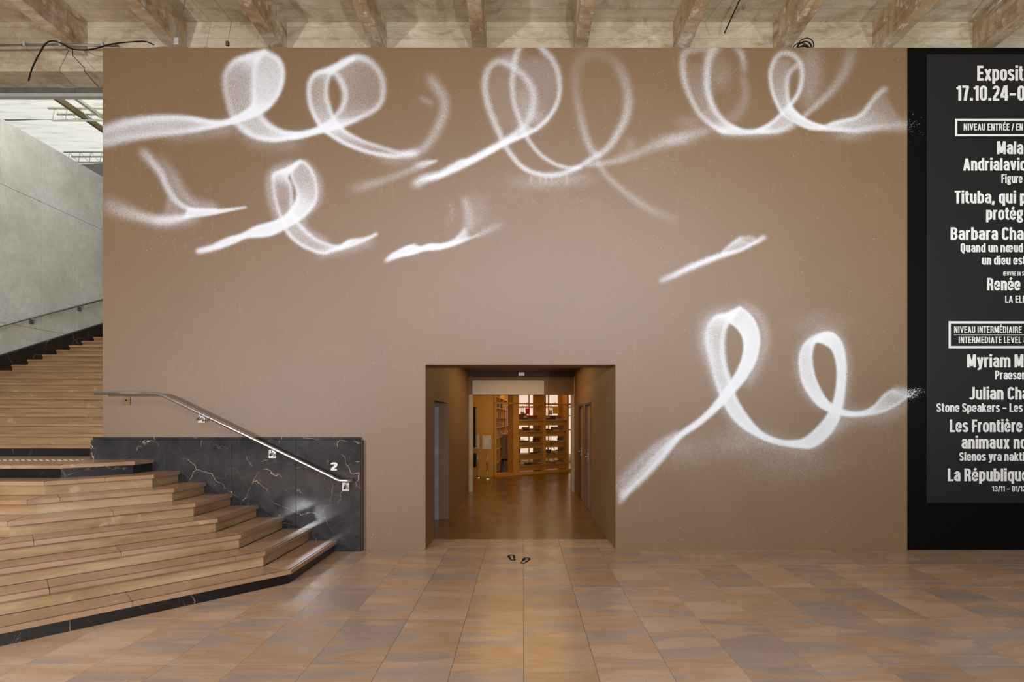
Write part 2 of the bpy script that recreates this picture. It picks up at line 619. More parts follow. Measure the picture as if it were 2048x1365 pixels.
# second loop
A = [(0, 915), (100, 908), (200, 888), (300, 850), (430, 765), (525, 655), (565, 540), (550, 430), (500, 340), (450, 285), (430, 265)]
B = [(0, 955), (130, 935), (300, 890), (480, 850), (700, 755), (900, 635), (955, 480), (925, 300), (815, 170), (680, 128), (520, 185)]
ribbon(2, A, B, [1.8, 1.8, 1.5, .8, .8, .8, .6, .6], [1.8, 1.8, 1.0, .18, .12, .14, .2, .3], [12, 12, 14, 20, 22, 18], edgeB=[1.6, 1.7, 1.4, 1.0, .7, .5, .45, .5, 1.0, 1.3])
A = [(660, 130), (500, 198), (380, 255), (275, 290), (210, 365), (192, 460), (205, 600), (250, 720), (325, 845), (420, 922), (560, 1005), (720, 1070), (880, 1115), (1060, 1140), (1200, 1122), (1300, 1110)]
B = [(660, 140), (540, 210), (455, 265), (405, 310), (375, 400), (372, 520), (392, 610), (435, 730), (510, 840), (600, 910), (720, 975), (850, 1022), (960, 1058), (1060, 1090), (1180, 1112), (1300, 1104)]
ribbon(2, A, B, [1.5, 1.7, 1.6, 1.2, .9, .8, .9, 1.1, 1.5, 1.4, 1.3, 1.2, 1.2, 1.1, .6, .3], [1.0, 1.5, 1.3, .5, .25, .25, .28, .4, .6, .35, .2, .12, .1, .2, .3, .2], [12, 14, 15, 15, 13, 12, 12, 14, 24],
       edgeB=[.6, .8, 1.0, .8, .7, .7, .8, .9, 1.3, .8, .7, .6, .5, .5, .5, .3])
line(2, [(1180, 1120), (1330, 1085), (1430, 990), (1510, 860), (1568, 720), (1585, 600), (1550, 500), (1475, 400), (1430, 320)], [28, 32, 34, 34, 38], [.3, .25, .28, .25, .25, .16])
line(2, [(1330, 540), (1460, 610)], 22, .12)
line(2, [(1280, 1250), (1400, 1212), (1505, 1186)], [28, 18, 5], [.4, 1.0, .8])
line(4, [(820, 370), (1000, 320), (1150, 272), (1350, 195)], [30, 20, 20], [.06, .22, .16, .2])
line(4, [(1060, 95), (1190, 130), (1350, 90)], 30, .10)
# lone hook at the left
line(3, [(430, 60), (540, 180), (630, 300), (690, 430), (770, 560), (900, 650), (1050, 668), (1200, 668)], [32, 26, 24, 18, 13, 12], [.3, .6, .65, .75, .9, 1.2, 1.2])
line(3, [(610, 110), (690, 240), (760, 340), (840, 500), (960, 600), (1200, 640)], [36, 40, 40, 30], [.06, .14, .22, .25, .2])
line(3, [(50, 600), (200, 665), (350, 715), (550, 765), (750, 762), (900, 735)], [60, 48, 34, 26, 16], [.14, .3, .38, .7, 1.1, 1.2])
line(3, [(560, 800), (760, 790), (1000, 745)], 42, .22)
ribbon(3, [(900, 655), (1050, 668), (1200, 668), (1350, 655), (1500, 636)], [(860, 742), (1050, 722), (1200, 698), (1350, 668), (1500, 638)], [1.2, 1.2, 1.0, .6], 1.4, [9, 6, 4])
ribbon(3, [(700, 520), (760, 570), (900, 650)], [(640, 740), (760, 745), (880, 740)], 0, .14, 20, eside=False)
# second row loop
A = [(-437, 868), (-309, 832), (-173, 766), (-69, 738), (51, 675), (171, 642), (270, 600), (345, 525), (388, 440), (388, 370), (345, 265), (345, 195), (410, 132)]
B = [(-429, 880), (-290, 850), (-149, 806), (-29, 755), (91, 746), (195, 726), (320, 660), (430, 590), (525, 480), (545, 360), (515, 235), (458, 155), (410, 132)]
ribbon(4, A, B, [.6, 1.3, 1.3, 1.3, 1.3, 1.4, 1.2, .8, .7, .7], [.6, 1.6, 1.8, 1.8, 1.9, 1.9, 1.6, .7, .4, .35, .5], [12, 7, 7, 8, 9, 9, 10],
       edgeB=[.6, 1.3, 1.2, 1.2, 1.2, 1.2, 1.2, 1.1, .8, .7, .8, .9])
A = [(410, 132), (300, 198), (200, 238), (190, 300), (203, 420), (242, 560), (295, 690), (350, 765), (450, 835), (590, 885), (680, 865), (800, 835), (930, 788), (1040, 728)]
B = [(410, 136), (355, 195), (300, 262), (330, 330), (340, 450), (342, 540), (382, 622), (440, 695), (520, 762), (620, 812), (730, 832), (820, 785), (930, 770), (1040, 732)]
ribbon(4, A, B, [.9, 1.4, 1.1, .6, .6, .8, 1.0, 1.0, 1.2, 1.4, 1.3, .8, .6], [1.0, 1.5, .8, .22, .16, .25, .4, .35, .35, .6, 1.0, 1.0, .7], [9, 9, 10, 10, 10, 9, 8, 7, 8],
       edgeB=[.6, 1.0, .8, .6, .7, .9, 1.1, .9, .8, .8, 1.2, .7, .5])
line(4, [(360, 150), (190, 220), (160, 330), (185, 480), (240, 620)], 26, .22)
line(4, [(440, 130), (540, 250), (575, 380), (530, 500), (440, 600), (470, 700), (640, 800)], 22, .2)
line(4, [(560, 900), (760, 860), (1000, 790)], 30, .16)
# broken smear in the middle
A = [(1110, 948), (1180, 892), (1300, 832), (1400, 838), (1480, 818), (1580, 818), (1680, 780), (1770, 690)]
B = [(1110, 952), (1220, 914), (1330, 893), (1430, 862), (1540, 852), (1630, 828), (1700, 800), (1790, 750)]
ribbon(4, A, B, [.3, 1.2, 1.3, 1.3, 1.3, 1.3, 1.0, .4], [.5, 1.6, 1.8, 1.8, 1.8, 1.5, .8, .3], [12, 6, 5, 5, 6, 8, 14])
line(4, [(1280, 850), (1355, 812)], 5, .9)
line(4, [(1600, 832), (1720, 795), (1870, 738)], [6, 6, 5], [1.2, 1.2, .6])
line(4, [(1860, 745), (1950, 700), (2060, 645)], [10, 18, 26], [.3, .22, .12])
line(4, [(1790, 700), (1790, 560), (1760, 440)], [34, 28, 22], [.25, .22, .28])
line(4, [(1850, 700), (1880, 560), (1850, 420)], 50, .07)
# big double loop, top centre
l1 = [(-462, 1149), (-372, 1096), (-230, 1048), (-90, 965), (0, 938), (120, 875), (250, 802), (370, 722), (465, 635), (510, 530), (522, 420), (485, 310), (400, 215), (300, 155), (225, 135), (155, 190), (122, 300),
      (132, 420), (172, 560), (240, 720), (282, 815), (350, 915), (450, 1015), (600, 1065), (750, 1055), (880, 1008), (1000, 930), (1120, 855), (1225, 700), (1285, 560), (1295, 400), (1240, 220), (1180, 130)]
line(5, l1, [26, 15, 11, 12, 16, 20, 20, 18, 18, 18, 18, 16, 12, 11, 12, 16, 22, 28, 30],
     [.12, .9, 1.3, 1.2, .6, .5, .5, .45, .4, .45, .5, .55, .6, .9, 1.0, .8, .5, .4, .18, .07])
l2 = [(-462, 1152), (-372, 1100), (-252, 1078), (-100, 1015), (0, 968), (150, 888), (300, 806), (450, 738), (560, 675), (650, 585), (715, 470), (735, 340), (715, 210), (670, 115), (590, 30), (540, -40)]
line(5, l2, [26, 11, 9, 9, 10, 12, 16, 18], [.15, 1.0, 1.3, 1.4, 1.4, 1.2, .7, .5, .5, .5])
ribbon(5, [(-372, 1096), (-230, 1048), (-90, 965), (0, 938), (120, 875), (250, 802), (370, 722), (450, 655)], [(-372, 1100), (-240, 1074), (-90, 1010), (0, 968), (150, 888), (300, 806), (440, 742), (540, 690)], 0, [1.2, 1.2, .8, 1.4, 1.6, 1.2, .6, .4], 8, eside=False)
line(5, [(410, 10), (372, 100), (356, 200), (346, 330), (360, 470), (400, 590), (430, 680), (480, 780), (570, 890), (680, 968), (800, 1008), (900, 1003)], [18, 16, 14, 12, 10, 10], [.5, .5, .5, .55, .6, .7, .7])
line(5, [(1180, 130), (1080, 75), (960, 80), (890, 130), (865, 250), (868, 400), (900, 560), (940, 720), (990, 850), (1060, 915)], [30, 34, 26, 22, 20], [.05, .05, .06, .07, .09, .2, .28, .4])
line(5, [(960, 985), (1200, 950), (1350, 900), (1500, 830), (1650, 780), (1800, 735), (1960, 700)], [16, 18, 24, 34, 28, 22], [.3, .22, .18, .24, .28, .2])
line(5, [(1030, 950), (1130, 1080), (1250, 1190), (1380, 1290), (1520, 1370), (1700, 1440)], [16, 18, 20, 24, 30], [.25, .18, .18, .17, .12, .04])
line(5, [(1290, 780), (1330, 840), (1200, 940)], 30, .08)
ribbon(5, [(370, 100), (350, 330), (400, 590)], [(640, 100), (735, 340), (600, 640)], 0, .10, 40, eside=False)
ribbon(5, [(150, 200), (150, 450), (260, 720)], [(360, 200), (350, 450), (420, 680)], 0, .06, 40, eside=False)
blob(5, 510, 600, 70, 50, .22); blob(5, 440, 460, 40, 60, .12); blob(5, 320, 130, 50, 40, .2); blob(5, 600, 1120, 160, 40, .16); blob(5, 830, 1090, 120, 35, .12)
for q in (500, 575, 620, 670, 790):
    line(5, [(q, 1075), (q + 4, 1150)], [8, 7], [.25, .03])
# top right double loop
line(6, [(420, 20), (250, 35), (130, 55), (104, 150), (120, 300), (172, 440), (240, 560), (330, 650), (430, 712), (560, 722), (720, 715), (880, 708), (1020, 655)],
     [26, 20, 18, 16, 15, 14, 11, 10, 12, 18], [.12, .15, .28, .4, .45, .5, .5, .9, 1.2, 1.2, .8, .4])
line(6, [(370, 10), (322, 100), (303, 230), (306, 350), (340, 480), (410, 590), (500, 668), (600, 702), (720, 698), (830, 640), (920, 560), (1000, 475), (1058, 380), (1083, 260), (1068, 150), (1010, 85), (930, 66), (862, 115), (824, 220), (832, 350), (872, 470), (925, 560), (1020, 630), (1150, 682), (1280, 690), (1400, 695), (1520, 705), (1650, 685), (1800, 670), (1930, 665)],
     [26, 20, 16, 12, 9, 9, 10, 14, 16, 12, 9, 8, 8, 10, 18, 30], [.4, .55, .7, .7, .8, 1.1, 1.2, 1.1, .7, .5, .45, .6, .8, 1.1, 1.2, 1.1, .7, .3, .2])
line(6, [(1060, 150), (1010, 190), (972, 240), (957, 330), (970, 450), (1010, 530), (1100, 610), (1250, 668), (1350, 638), (1500, 606), (1580, 560), (1650, 470), (1720, 390), (1775, 355)],
     [14, 14, 12, 9, 8, 8, 10, 14, 18], [.3, .45, .5, .6, .8, 1.0, 1.1, 1.1, .8, .6, .45, .3])
ribbon(6, [(240, 560), (330, 650), (430, 712)], [(345, 480), (410, 590), (600, 702)], 0, [.18, .25, .8], 10, eside=False)
ribbon(6, [(120, 150), (130, 300), (240, 540)], [(310, 150), (306, 330), (350, 500)], 0, [.04, .07, .14], 20, eside=False)
ribbon(6, [(860, 120), (828, 220), (832, 350), (872, 470), (925, 555)], [(1000, 120), (960, 240), (957, 330), (970, 450), (990, 500)], 0, [.12, .16, .22, .4, .7], 14, eside=False)
ribbon(6, [(940, 560), (1040, 630), (1160, 680), (1290, 690)], [(985, 500), (1040, 555), (1150, 630), (1270, 668)], 0, [1.4, 1.1, 1.0, 1.4], 6, eside=False)
ribbon(6, [(700, 700), (830, 640), (930, 560)], [(720, 718), (880, 708), (1010, 650)], 0, [1.2, .5, .5], 8, eside=False)
ribbon(6, [(1290, 660), (1420, 622), (1560, 570), (1760, 400)], [(1290, 690), (1480, 705), (1650, 690), (1920, 660)], 0, [1.2, .45, .22, .08], 16, eside=False)
line(6, [(1090, 590), (1250, 450), (1370, 320), (1450, 180), (1490, 20)], [12, 18, 24, 32, 36], [.35, .3, .2, .16, .08])
line(6, [(540, 20), (592, 90), (608, 230)], [20, 16, 22], [.2, .35, .1])
line(6, [(600, 260), (620, 420), (560, 560), (470, 610)], [22, 30, 34], [.1, .1, .1])
line(6, [(400, 150), (420, 260), (350, 330)], 60, .10)
line(6, [(1150, 60), (1160, 200), (1150, 350), (1120, 480)], 60, .14)
blob(6, 1600, 620, 110, 50, .14); blob(6, 1460, 740, 90, 30, .15); blob(6, 620, 745, 160, 20, .12)
blob(6, 1985, 650, 55, 42, .17); blob(6, 2000, 760, 60, 60, .03); blob(6, 160, 640, 70, 40, .10); blob(6, 60, 780, 90, 30, .2)
# long stroke of the lower right word
line(8, [(270, 905), (450, 830), (700, 712), (950, 612), (1150, 540), (1350, 488), (1550, 390), (1700, 300)], [26, 22, 24, 22, 20, 14, 14, 22], [.3, .9, 1.5, 1.7, 1.6, 1.3, 1.2, .9])
line(8, [(1120, 520), (1230, 425), (1390, 318)], [12, 16, 20], [.7, .8, 1.0])
line(8, [(1400, 330), (1500, 318), (1590, 370)], [26, 30, 24], [.35, .35, .4])
ribbon(8, [(1150, 530), (1260, 430), (1400, 350)], [(1180, 545), (1350, 485), (1560, 390)], 0, .3, 12, eside=False)
A = [(60, 1290), (180, 1162), (320, 1012), (450, 902), (560, 822), (650, 732), (740, 612), (800, 522), (840, 422), (846, 325), (812, 248), (745, 190)]
B = [(70, 1310), (200, 1195), (330, 1060), (440, 930), (560, 850), (690, 740), (785, 638), (865, 540), (924, 420), (938, 290), (895, 178), (820, 112)]
ribbon(7, A, B, [.2, .4, .6, 1.0, 1.3, 1.5, 1.3, 1.2, 1.2, 1.2, 1.0], [.4, .4, .6, 1.6, 2.2, 2.4, 2.2, 2.0, 1.7, 1.6, 1.4, .9], [14, 10, 7, 5, 5, 5, 5, 6],
       edgeB=[.5, .9, 1.1, 1.2, 1.3, 1.3, 1.2, 1.2, 1.1, 1.0, .9])
A = [(820, 112), (740, 152), (665, 172), (618, 240), (608, 330), (638, 460), (676, 600), (724, 720), (794, 825), (900, 905), (1040, 965), (1200, 992), (1290, 984), (1385, 905), (1444, 800), (1474, 650), (1483, 480),
     (1464, 355), (1418, 287), (1360, 271), (1272, 305), (1214, 364), (1196, 460), (1215, 580), (1264, 668), (1332, 738), (1440, 782), (1560, 793), (1700, 771), (1800, 728), (1873, 672)]
B = [(820, 118), (780, 165), (745, 205), (718, 262), (709, 360), (723, 480), (757, 580), (792, 690), (862, 800), (950, 898), (1060, 948), (1150, 957), (1240, 932), (1352, 822), (1407, 720), (1433, 600), (1434, 480),
     (1404, 380), (1352, 337), (1302, 325), (1284, 338), (1273, 375), (1268, 440), (1288, 550), (1338, 660), (1398, 728), (1488, 768), (1580, 774), (1662, 738), (1732, 662), (1790, 630)]
ribbon(7, A, B, [1.0, 1.2, .8, .4, .35, .4, .6, .9, 1.0, 1.2, 1.2, 1.2, 1.1, 1.1, 1.1, 1.1, 1.1, 1.1, 1.1, 1.1, 1.1, 1.0, .9, 1.0, 1.1, 1.2, 1.3, 1.2, .9, .7, .5],
       [1.5, 1.7, .9, .45, .5, .6, .8, 1.2, 1.5, 1.8, 2.0, 1.9, 1.6, 1.4, 1.4, 1.5, 1.5, 1.5, 1.6, 1.7, 1.5, 1.0, .9, 1.1, 1.6, 2.0, 2.2, 1.8, .7, .4, .35],
       [6, 7, 10, 11, 8, 6, 5, 5, 5, 5, 5, 5, 5, 5, 5, 5, 5, 5, 5, 6], edgeB=[.8, .9, 1.0, .9, .9, .9, 1.0, 1.2, 1.2, 1.2, 1.2, 1.2, 1.1, 1.1, 1.1, 1.1, 1.1, 1.1, 1.1, 1.1, 1.1, 1.1, 1.1, 1.1, 1.2, 1.2, 1.3, 1.2, 1.0, .7, .5])
line(7, A[:13], [30, 36, 34, 26, 30, 38, 40], [.12, .25, .32, .14, .18, .12, .14])
line(7, A[12:26], 26, .16)
line(7, [(840, 105), (940, 170), (975, 300), (950, 430), (860, 600)], 26, .18)
line(7, [(1430, 900), (1500, 800), (1700, 790), (1860, 720)], 40, .14)
blob(7, 1150, 1090, 190, 70, .06); blob(7, 830, 960, 120, 60, .12); blob(7, 1310, 220, 110, 50, .08); blob(7, 480, 1010, 120, 60, .08)
line(7, [(40, 1260), (160, 1120), (300, 990), (430, 900)], [26, 24, 18, 10], [.2, .3, .35, .4])
line(7, [(55, 1345), (120, 1270), (250, 1130), (420, 930)], [14, 6, 4, 4], [.25, .8, .8, .5])
line(7, [(1790, 640), (1860, 645), (1900, 650)], [16, 22, 20], [.5, .35, .4])
line(7, [(1873, 668), (1920, 645), (1985, 632)], [16, 18, 20], [.75, .45, .12])
blob(7, 1910, 680, 26, 22, .12)
# stray grains
for vx, vy, sx, sy, a, vw in ((1650, 560, 28, 70, .12, 4), (1900, 620, 70, 120, .05, 4), (850, 1290, 200, 60, .03, 5), (380, 1210, 150, 60, .05, 5), (1100, 1050, 250, 90, .03, 3), (1500, 1000, 200, 80, .04, 5)):
    x0, y0, s = VIEWS[vw]
    N = 130
    gx = x0 + (vx + rng.normal(size=N) * sx) / s
    gy = y0 + (vy + rng.normal(size=N) * sy) / s
    splat(gx, gy, rng.random(N) * .13)

cov = 1.0 - np.exp(-1.2 * DEN)


def sample_cov(x, y):
    H, Wd = cov.shape
    fx, fy = np.clip(x / 2.0, 0, Wd - 2), np.clip(y / 2.0, 0, H - 2)
    ix, iy = fx.astype(int), fy.astype(int)
    ax, ay = fx - ix, fy - iy
    return (cov[iy, ix] * (1 - ax) * (1 - ay) + cov[iy, ix + 1] * ax * (1 - ay) + cov[iy + 1, ix] * (1 - ax) * ay + cov[iy + 1, ix + 1] * ax * ay)


nx, ny = len(GX), len(GY)
PX, PY = np.meshgrid(GX, GY)
S = WALL_Y / F
vco = np.stack([(PX - VX) * S, np.full_like(PX, WALL_Y), EYE - (PY - VY) * S], -1).reshape(-1, 3)
ii, jj = np.meshgrid(np.arange(nx - 1), np.arange(ny - 1))
cxp = (GX[ii] + GX[ii + 1]) / 2
cyp = (GY[jj] + GY[jj + 1]) / 2
keep = ~((cxp > 851) & (cxp < 1231) & (cyp > 730))
a = (jj * nx + ii)[keep]
quads = np.stack([a, a + nx, a + nx + 1, a + 1], -1)
me = bpy.data.meshes.new('wall_back')
me.vertices.add(len(vco))
me.vertices.foreach_set('co', vco.astype(np.float32).ravel())
me.loops.add(quads.size)
me.loops.foreach_set('vertex_index', quads.astype(np.int32).ravel())
me.polygons.add(len(quads))
me.polygons.foreach_set('loop_start', (np.arange(len(quads)) * 4).astype(np.int32))
me.polygons.foreach_set('loop_total', np.full(len(quads), 4, np.int32))
me.update(calc_edges=True)
atr = me.attributes.new('paint', 'FLOAT', 'POINT')
atr.data.foreach_set('value', sample_cov(PX, PY).ravel().astype(np.float32))
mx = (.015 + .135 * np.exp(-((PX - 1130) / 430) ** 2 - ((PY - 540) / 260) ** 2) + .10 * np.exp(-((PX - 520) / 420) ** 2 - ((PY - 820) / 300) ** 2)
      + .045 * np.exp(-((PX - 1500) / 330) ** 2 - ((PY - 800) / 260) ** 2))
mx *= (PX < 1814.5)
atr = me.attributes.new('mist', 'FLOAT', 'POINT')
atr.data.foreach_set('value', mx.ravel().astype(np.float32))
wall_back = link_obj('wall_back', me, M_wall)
tag(wall_back, 'tall brown wall covered with looping white spray-paint trails, black at its right end', kind='structure')
WT = EYE + (VY - 95.5) * S           # top of the wall
WXL, WXR = (205.5 - VX) * S, (2075 - VX) * S
DXL, DXR, DZ = (851 - VX) * S, (1231 - VX) * S, EYE + (VY - 730) * S
WB = WALL_Y + 0.42                   # back of the wall
bm = bmesh.new()
box(bm, WXL, DXL, WALL_Y + .002, WB, 0, WT)
box(bm, DXR, (1814.5 - VX) * S, WALL_Y + .002, WB, 0, WT)
box(bm, DXL, DXR, WALL_Y + .002, WB, DZ, WT)
obj('wall_core', bm, M_brown, wall_back)
bx('wall_core', ((1814.5 - VX) * S, 11.0, WALL_Y + .003, WB, 0, WT), M_blackwall, wall_back)['label'] = 'black painted end of the wall'
bx('wall_core', (WXR, 11.0, WALL_Y, WALL_Y + .003, 0, WT), M_blackwall, wall_back)
bx('wall_top_trim', (WXL, 11.0, WALL_Y + .004, WB, WT, WT + .004), M_brown, wall_back)
# ------------------------------------------------------------------ floor
floor = bx('floor', (-12.5, 12.0, -6.0, 7.555, -0.30, -0.012), M_sub)
tag(floor, 'polished floor of large banded tan and grey stone tiles', kind='structure')
TW, TD, TX0, TY0 = 0.5095, 0.8515, 0.006, 7.095
tile_me = {}


def tile(x0, x1, y0, y1):
    key = (round(x1 - x0, 3), round(y1 - y0, 3))
    if key not in tile_me:
        bm = bmesh.new()
        g = 0.0011
        box(bm, g, key[0] - g, g, key[1] - g, -0.012, 0.0, 0.0006)
        m_ = bpy.data.meshes.new('tile')
        bm.to_mesh(m_)
        bm.free()
        m_.materials.append(M_tile)
        tile_me[key] = m_
    o = bpy.data.objects.new('tile', tile_me[key])
    COL.objects.link(o)
    o.parent = floor
    o.location = (x0, y0, random.uniform(-0.0003, 0.0003))


for r in range(0, 7):
    y1 = TY0 - r * TD
    for c in range(-13, 20):
        if r >= 5 and (c < -9 or c > 12):
            continue
        x0 = TX0 + c * TW
        xe = x0 + TW
        if r == 0 and xe < -4.6:
            continue
        top = y1
        if r == 0:
            if x0 > DXR or xe < DXL:
                top = WALL_Y
            elif x0 < DXL or xe > DXR:
                top = WALL_Y
        tile(x0, xe, y1 - TD, top)
for c in range(-3, 3):
    x0 = max(TX0 + c * TW, DXL)
    tile(x0, min(TX0 + (c + 1) * TW, DXR), 6.945 if (x0 < DXL + .01 or c == 2) else 7.095, 7.555)
bx('outer_paving', (-12.5, 12.0, -6.0, TY0 - 7 * TD - .001, -0.012, 0), M_tile, floor)
bx('outer_paving', (TX0 + 20 * TW, 12.0, TY0 - 7 * TD, WALL_Y, -0.012, 0), M_tile, floor)
bx('outer_paving', (-12.5, TX0 - 13 * TW - .001, TY0 - 7 * TD, WALL_Y, -0.012, 0), M_tile, floor)

# ------------------------------------------------------------------ ceiling
YF = 7.7                     # face of the big transverse beam
ZC = EYE + (VY - 44) * YF / F
ZJ = EYE + (VY - 111) * YF / F
ZB = EYE + (VY - 140) * YF / F
YB = YF * (VY - 140) / (VY - 175)
ceiling = bx('ceiling', (-14, 12, 0.5, YF + .3, ZC, ZC + .25), M_ceiling)
tag(ceiling, 'bare board-marked concrete ceiling slab', kind='structure')


def rough_box(bm, x0, x1, y0, y1, z0, z1, amp, nxs, nys):
    """box whose long edges are chipped: sections along y"""
    rings = []
    for i in range(nys + 1):
        y = y0 + (y1 - y0) * i / nys
        j = lambda: random.uniform(-amp, amp)
        ring = [(x0 + j() * .4, z1), (x0 + j() * .6, z0 + amp + j() * .6), (x0 + amp * 1.5 + j() * .8, z0 + j() * .3), (x1 - amp * 1.5 + j() * .8, z0 + j() * .3), (x1 + j() * .6, z0 + amp + j() * .6), (x1 + j() * .4, z1)]
        rings.append([bm.verts.new((a_, y, b_)) for a_, b_ in ring])
    for a_, b_ in zip(rings, rings[1:]):
        for k in range(6):
            bm.faces.new((a_[k], a_[(k + 1) % 6], b_[(k + 1) % 6], b_[k]))
    bm.faces.new(rings[0])
    bm.faces.new(rings[-1])


for k in range(-8, 8):
    bm = bmesh.new()
    xc = -0.64 + 1.487 * k
    rough_box(bm, xc - .095, xc + .095, 1.0, YF + .02, ZJ, ZC + .01, .008, 1, 90)
    obj('joist', bm, M_joist, ceiling)
# big beam, slightly proud lower band
bm = bmesh.new()
prism_x(bm, [(YF, ZC + .01), (YF, ZJ + .01), (YF + .012, ZJ), (YF + .012, ZB + .03), (YF + .03, ZB), (YB, ZB), (YB, ZC + .01)], -14, 12)
obj('beam', bm, M_ceiling, ceiling)

# steel profile behind the beam (left, in the open bay)
pr = thing('steel_profile', 'long grey steel profile under the concrete beam beside the skylight', 'profile', (-9.0, YB, ZB))
zb2 = (VY - 197) * (YB + .06) / F + EYE - ZB
bx('web', (-4.8, 3.6, 0.001, .10, (VY - 186) * YB / F + EYE - ZB, -.001), M_galv, pr)
bx('flange', (-4.8, 3.6, .004, .09, zb2, (VY - 186) * YB / F + EYE - ZB - .002), M_galv_l, pr)
for i in range(7):
    x = -4.2 + i * .52
    b_ = bx('bolt', (x - .006, x + .006, -.008, 0, -.05, -.02), M_white, pr)

# ------------------------------------------------------------------ left concrete wall with panels, skirting, rail
XL = -10.85
wl = bx('wall_left', (XL - .35, XL - .03, 2.6, 17.0, 0, 8.03), M_smooth)
tag(wl, 'tall smooth grey concrete wall beside the upper stairs', kind='structure')
ys = [2.6, 3.44, 4.35, 5.26, 6.17, 7.08, 7.99, 8.9, 9.81, 10.72, 11.64, 12.55, 13.46, 14.37, 15.3, 17.0]
zs = [0, 0.9, 3.775, 6.655, 8.03]
for i in range(len(ys) - 1):
    for j in range(len(zs) - 1):
        bm = bmesh.new()
        box(bm, XL - .03, XL, ys[i] + .003, ys[i + 1] - .003, zs[j] + .003, zs[j + 1] - .003, .004)
        obj('panel', bm, M_smooth, wl)


def nosing(y):
    return 1.376 + .4422 * (y - 7.42)


sk = thing('stair_skirting', 'black marble skirting climbing the concrete wall beside the upper stairs', 'skirting', (XL, 7.5, 1.2))
bm = bmesh.new()
pts = []
for y in (7.3, 16.6):
    pts.append((y - 7.5, nosing(y) + .235 - 1.2))
for y in (16.6, 7.3):
    pts.append((y - 7.5, nosing(y) - .24 - 1.2))
prism_x(bm, pts, .002, .06)
obj('skirting_board', bm, M_marble_dark, sk)
bm = bmesh.new()
prism_x(bm, [(7.3 - 7.5, nosing(7.3) + .27 - 1.2), (16.6 - 7.5, nosing(16.6) + .27 - 1.2), (16.6 - 7.5, nosing(16.6) + .237 - 1.2), (7.3 - 7.5, nosing(7.3) + .237 - 1.2)], .002, .045)
obj('cap_moulding', bm, M_marble, sk)

hr = thing('handrail', 'thin grey handrail fixed to the concrete wall above the upper stairs', 'handrail', (XL + .08, 8.5, nosing(8.5) + .88))
bm = bmesh.new()
tube(bm, [(0, -1.0, -.44), (0, 7.6, 7.6 * .4422)], .022, 10)
obj('rail', bm, M_galv, hr, True)
for y in (9.05, 10.3, 11.39, 12.62, 13.8):
    z = (y - 8.5) * .4422
    bm = bmesh.new()
    tube(bm, [(0, y - 8.5, z - .02), (0, y - 8.5, z - .08), (-.03, y - 8.5, z - .1), (-.075, y - 8.5, z - .1)], .012, 8)
    b_ = obj('bracket', bm, M_galv, hr, True)
    bx('wall_plate', (-.078, -.066, y - 8.55, y - 8.45, z - .15, z - .05), M_galv, b_)

# ------------------------------------------------------------------ skylight beyond the beam
def velum_mat():
    t = NT('backlit_fabric', 0.9)
    v = t.coords((0.5, 5.5, 1))
    f = t.noise(v, 1.6, 4, 0.6, 0.5)
    c = t.ramp(f, ((0.3, lin(206, 206, 190)), (0.5, lin(242, 242, 234))))
    t.color(c)
    t.link(c, t.b.inputs['Emission Color'])
    t.b.inputs['Emission Strength'].default_value = 0.78
    return t.m


vel = thing('skylight_fabric', 'rippled white fabric sheets backlit by daylight above the upper stairs', 'skylight', (-10, 12, 9.5))
M_vel = velum_mat()
for s_, (ya, yb) in enumerate(((8.6, 11.95), (11.99, 13.28), (13.32, 15.55))):
    nxx, nyy = 60, int((yb - ya) / .05)
    vs, fs = [], []
    for j in range(nyy + 1):
        y = ya + (yb - ya) * j / nyy
        for i in range(nxx + 1):
            x = -16 + 14 * i / nxx
            yy = y + .10 * abs(math.sin(x * 1.7 + s_)) + .04 * math.sin(x * 4.1)
            sag = .04 * abs(math.sin(yy * 8.5)) ** .6
            vs.append((x + 10, y - 12, -sag))
    for j in range(nyy):
        for i in range(nxx):
            q = j * (nxx + 1) + i
            fs.append((q, q + 1, q + nxx + 2, q + nxx + 1))
    m_ = bpy.data.meshes.new('fabric_sheet')
    m_.from_pydata(vs, [], fs)
    for p in m_.polygons:
        p.use_smooth = True
    link_obj('fabric_sheet', m_, M_vel, vel)

M_truss = simple('white_truss_paint', (212, 214, 206), .5)
M_beam_y = simple('ochre_steel_beam', (126, 112, 74), .5)


def truss(x0, x1, Y, Z, h, label):
    t_ = thing('lattice_truss', label, 'truss', ((x0 + x1) / 2, Y, Z))
    L = (x1 - x0) / 2
    for zz, yy in ((0, 0), (h, -.12), (h, .12)):
        tb('chord', [(-L, yy, zz), (L, yy, zz)], .022, M_truss, t_)
    n = int((x1 - x0) / .28)
    for i in range(n):
        xa = -L + 2 * L * i / n
        xb = -L + 2 * L * (i + 1) / n
        bm = bmesh.new()
        tube(bm, [(xa, 0, 0), ((xa + xb) / 2, -.12, h), (xb, 0, 0)], .009, 5)
        obj('lacing', bm, M_truss, t_)
    return t_


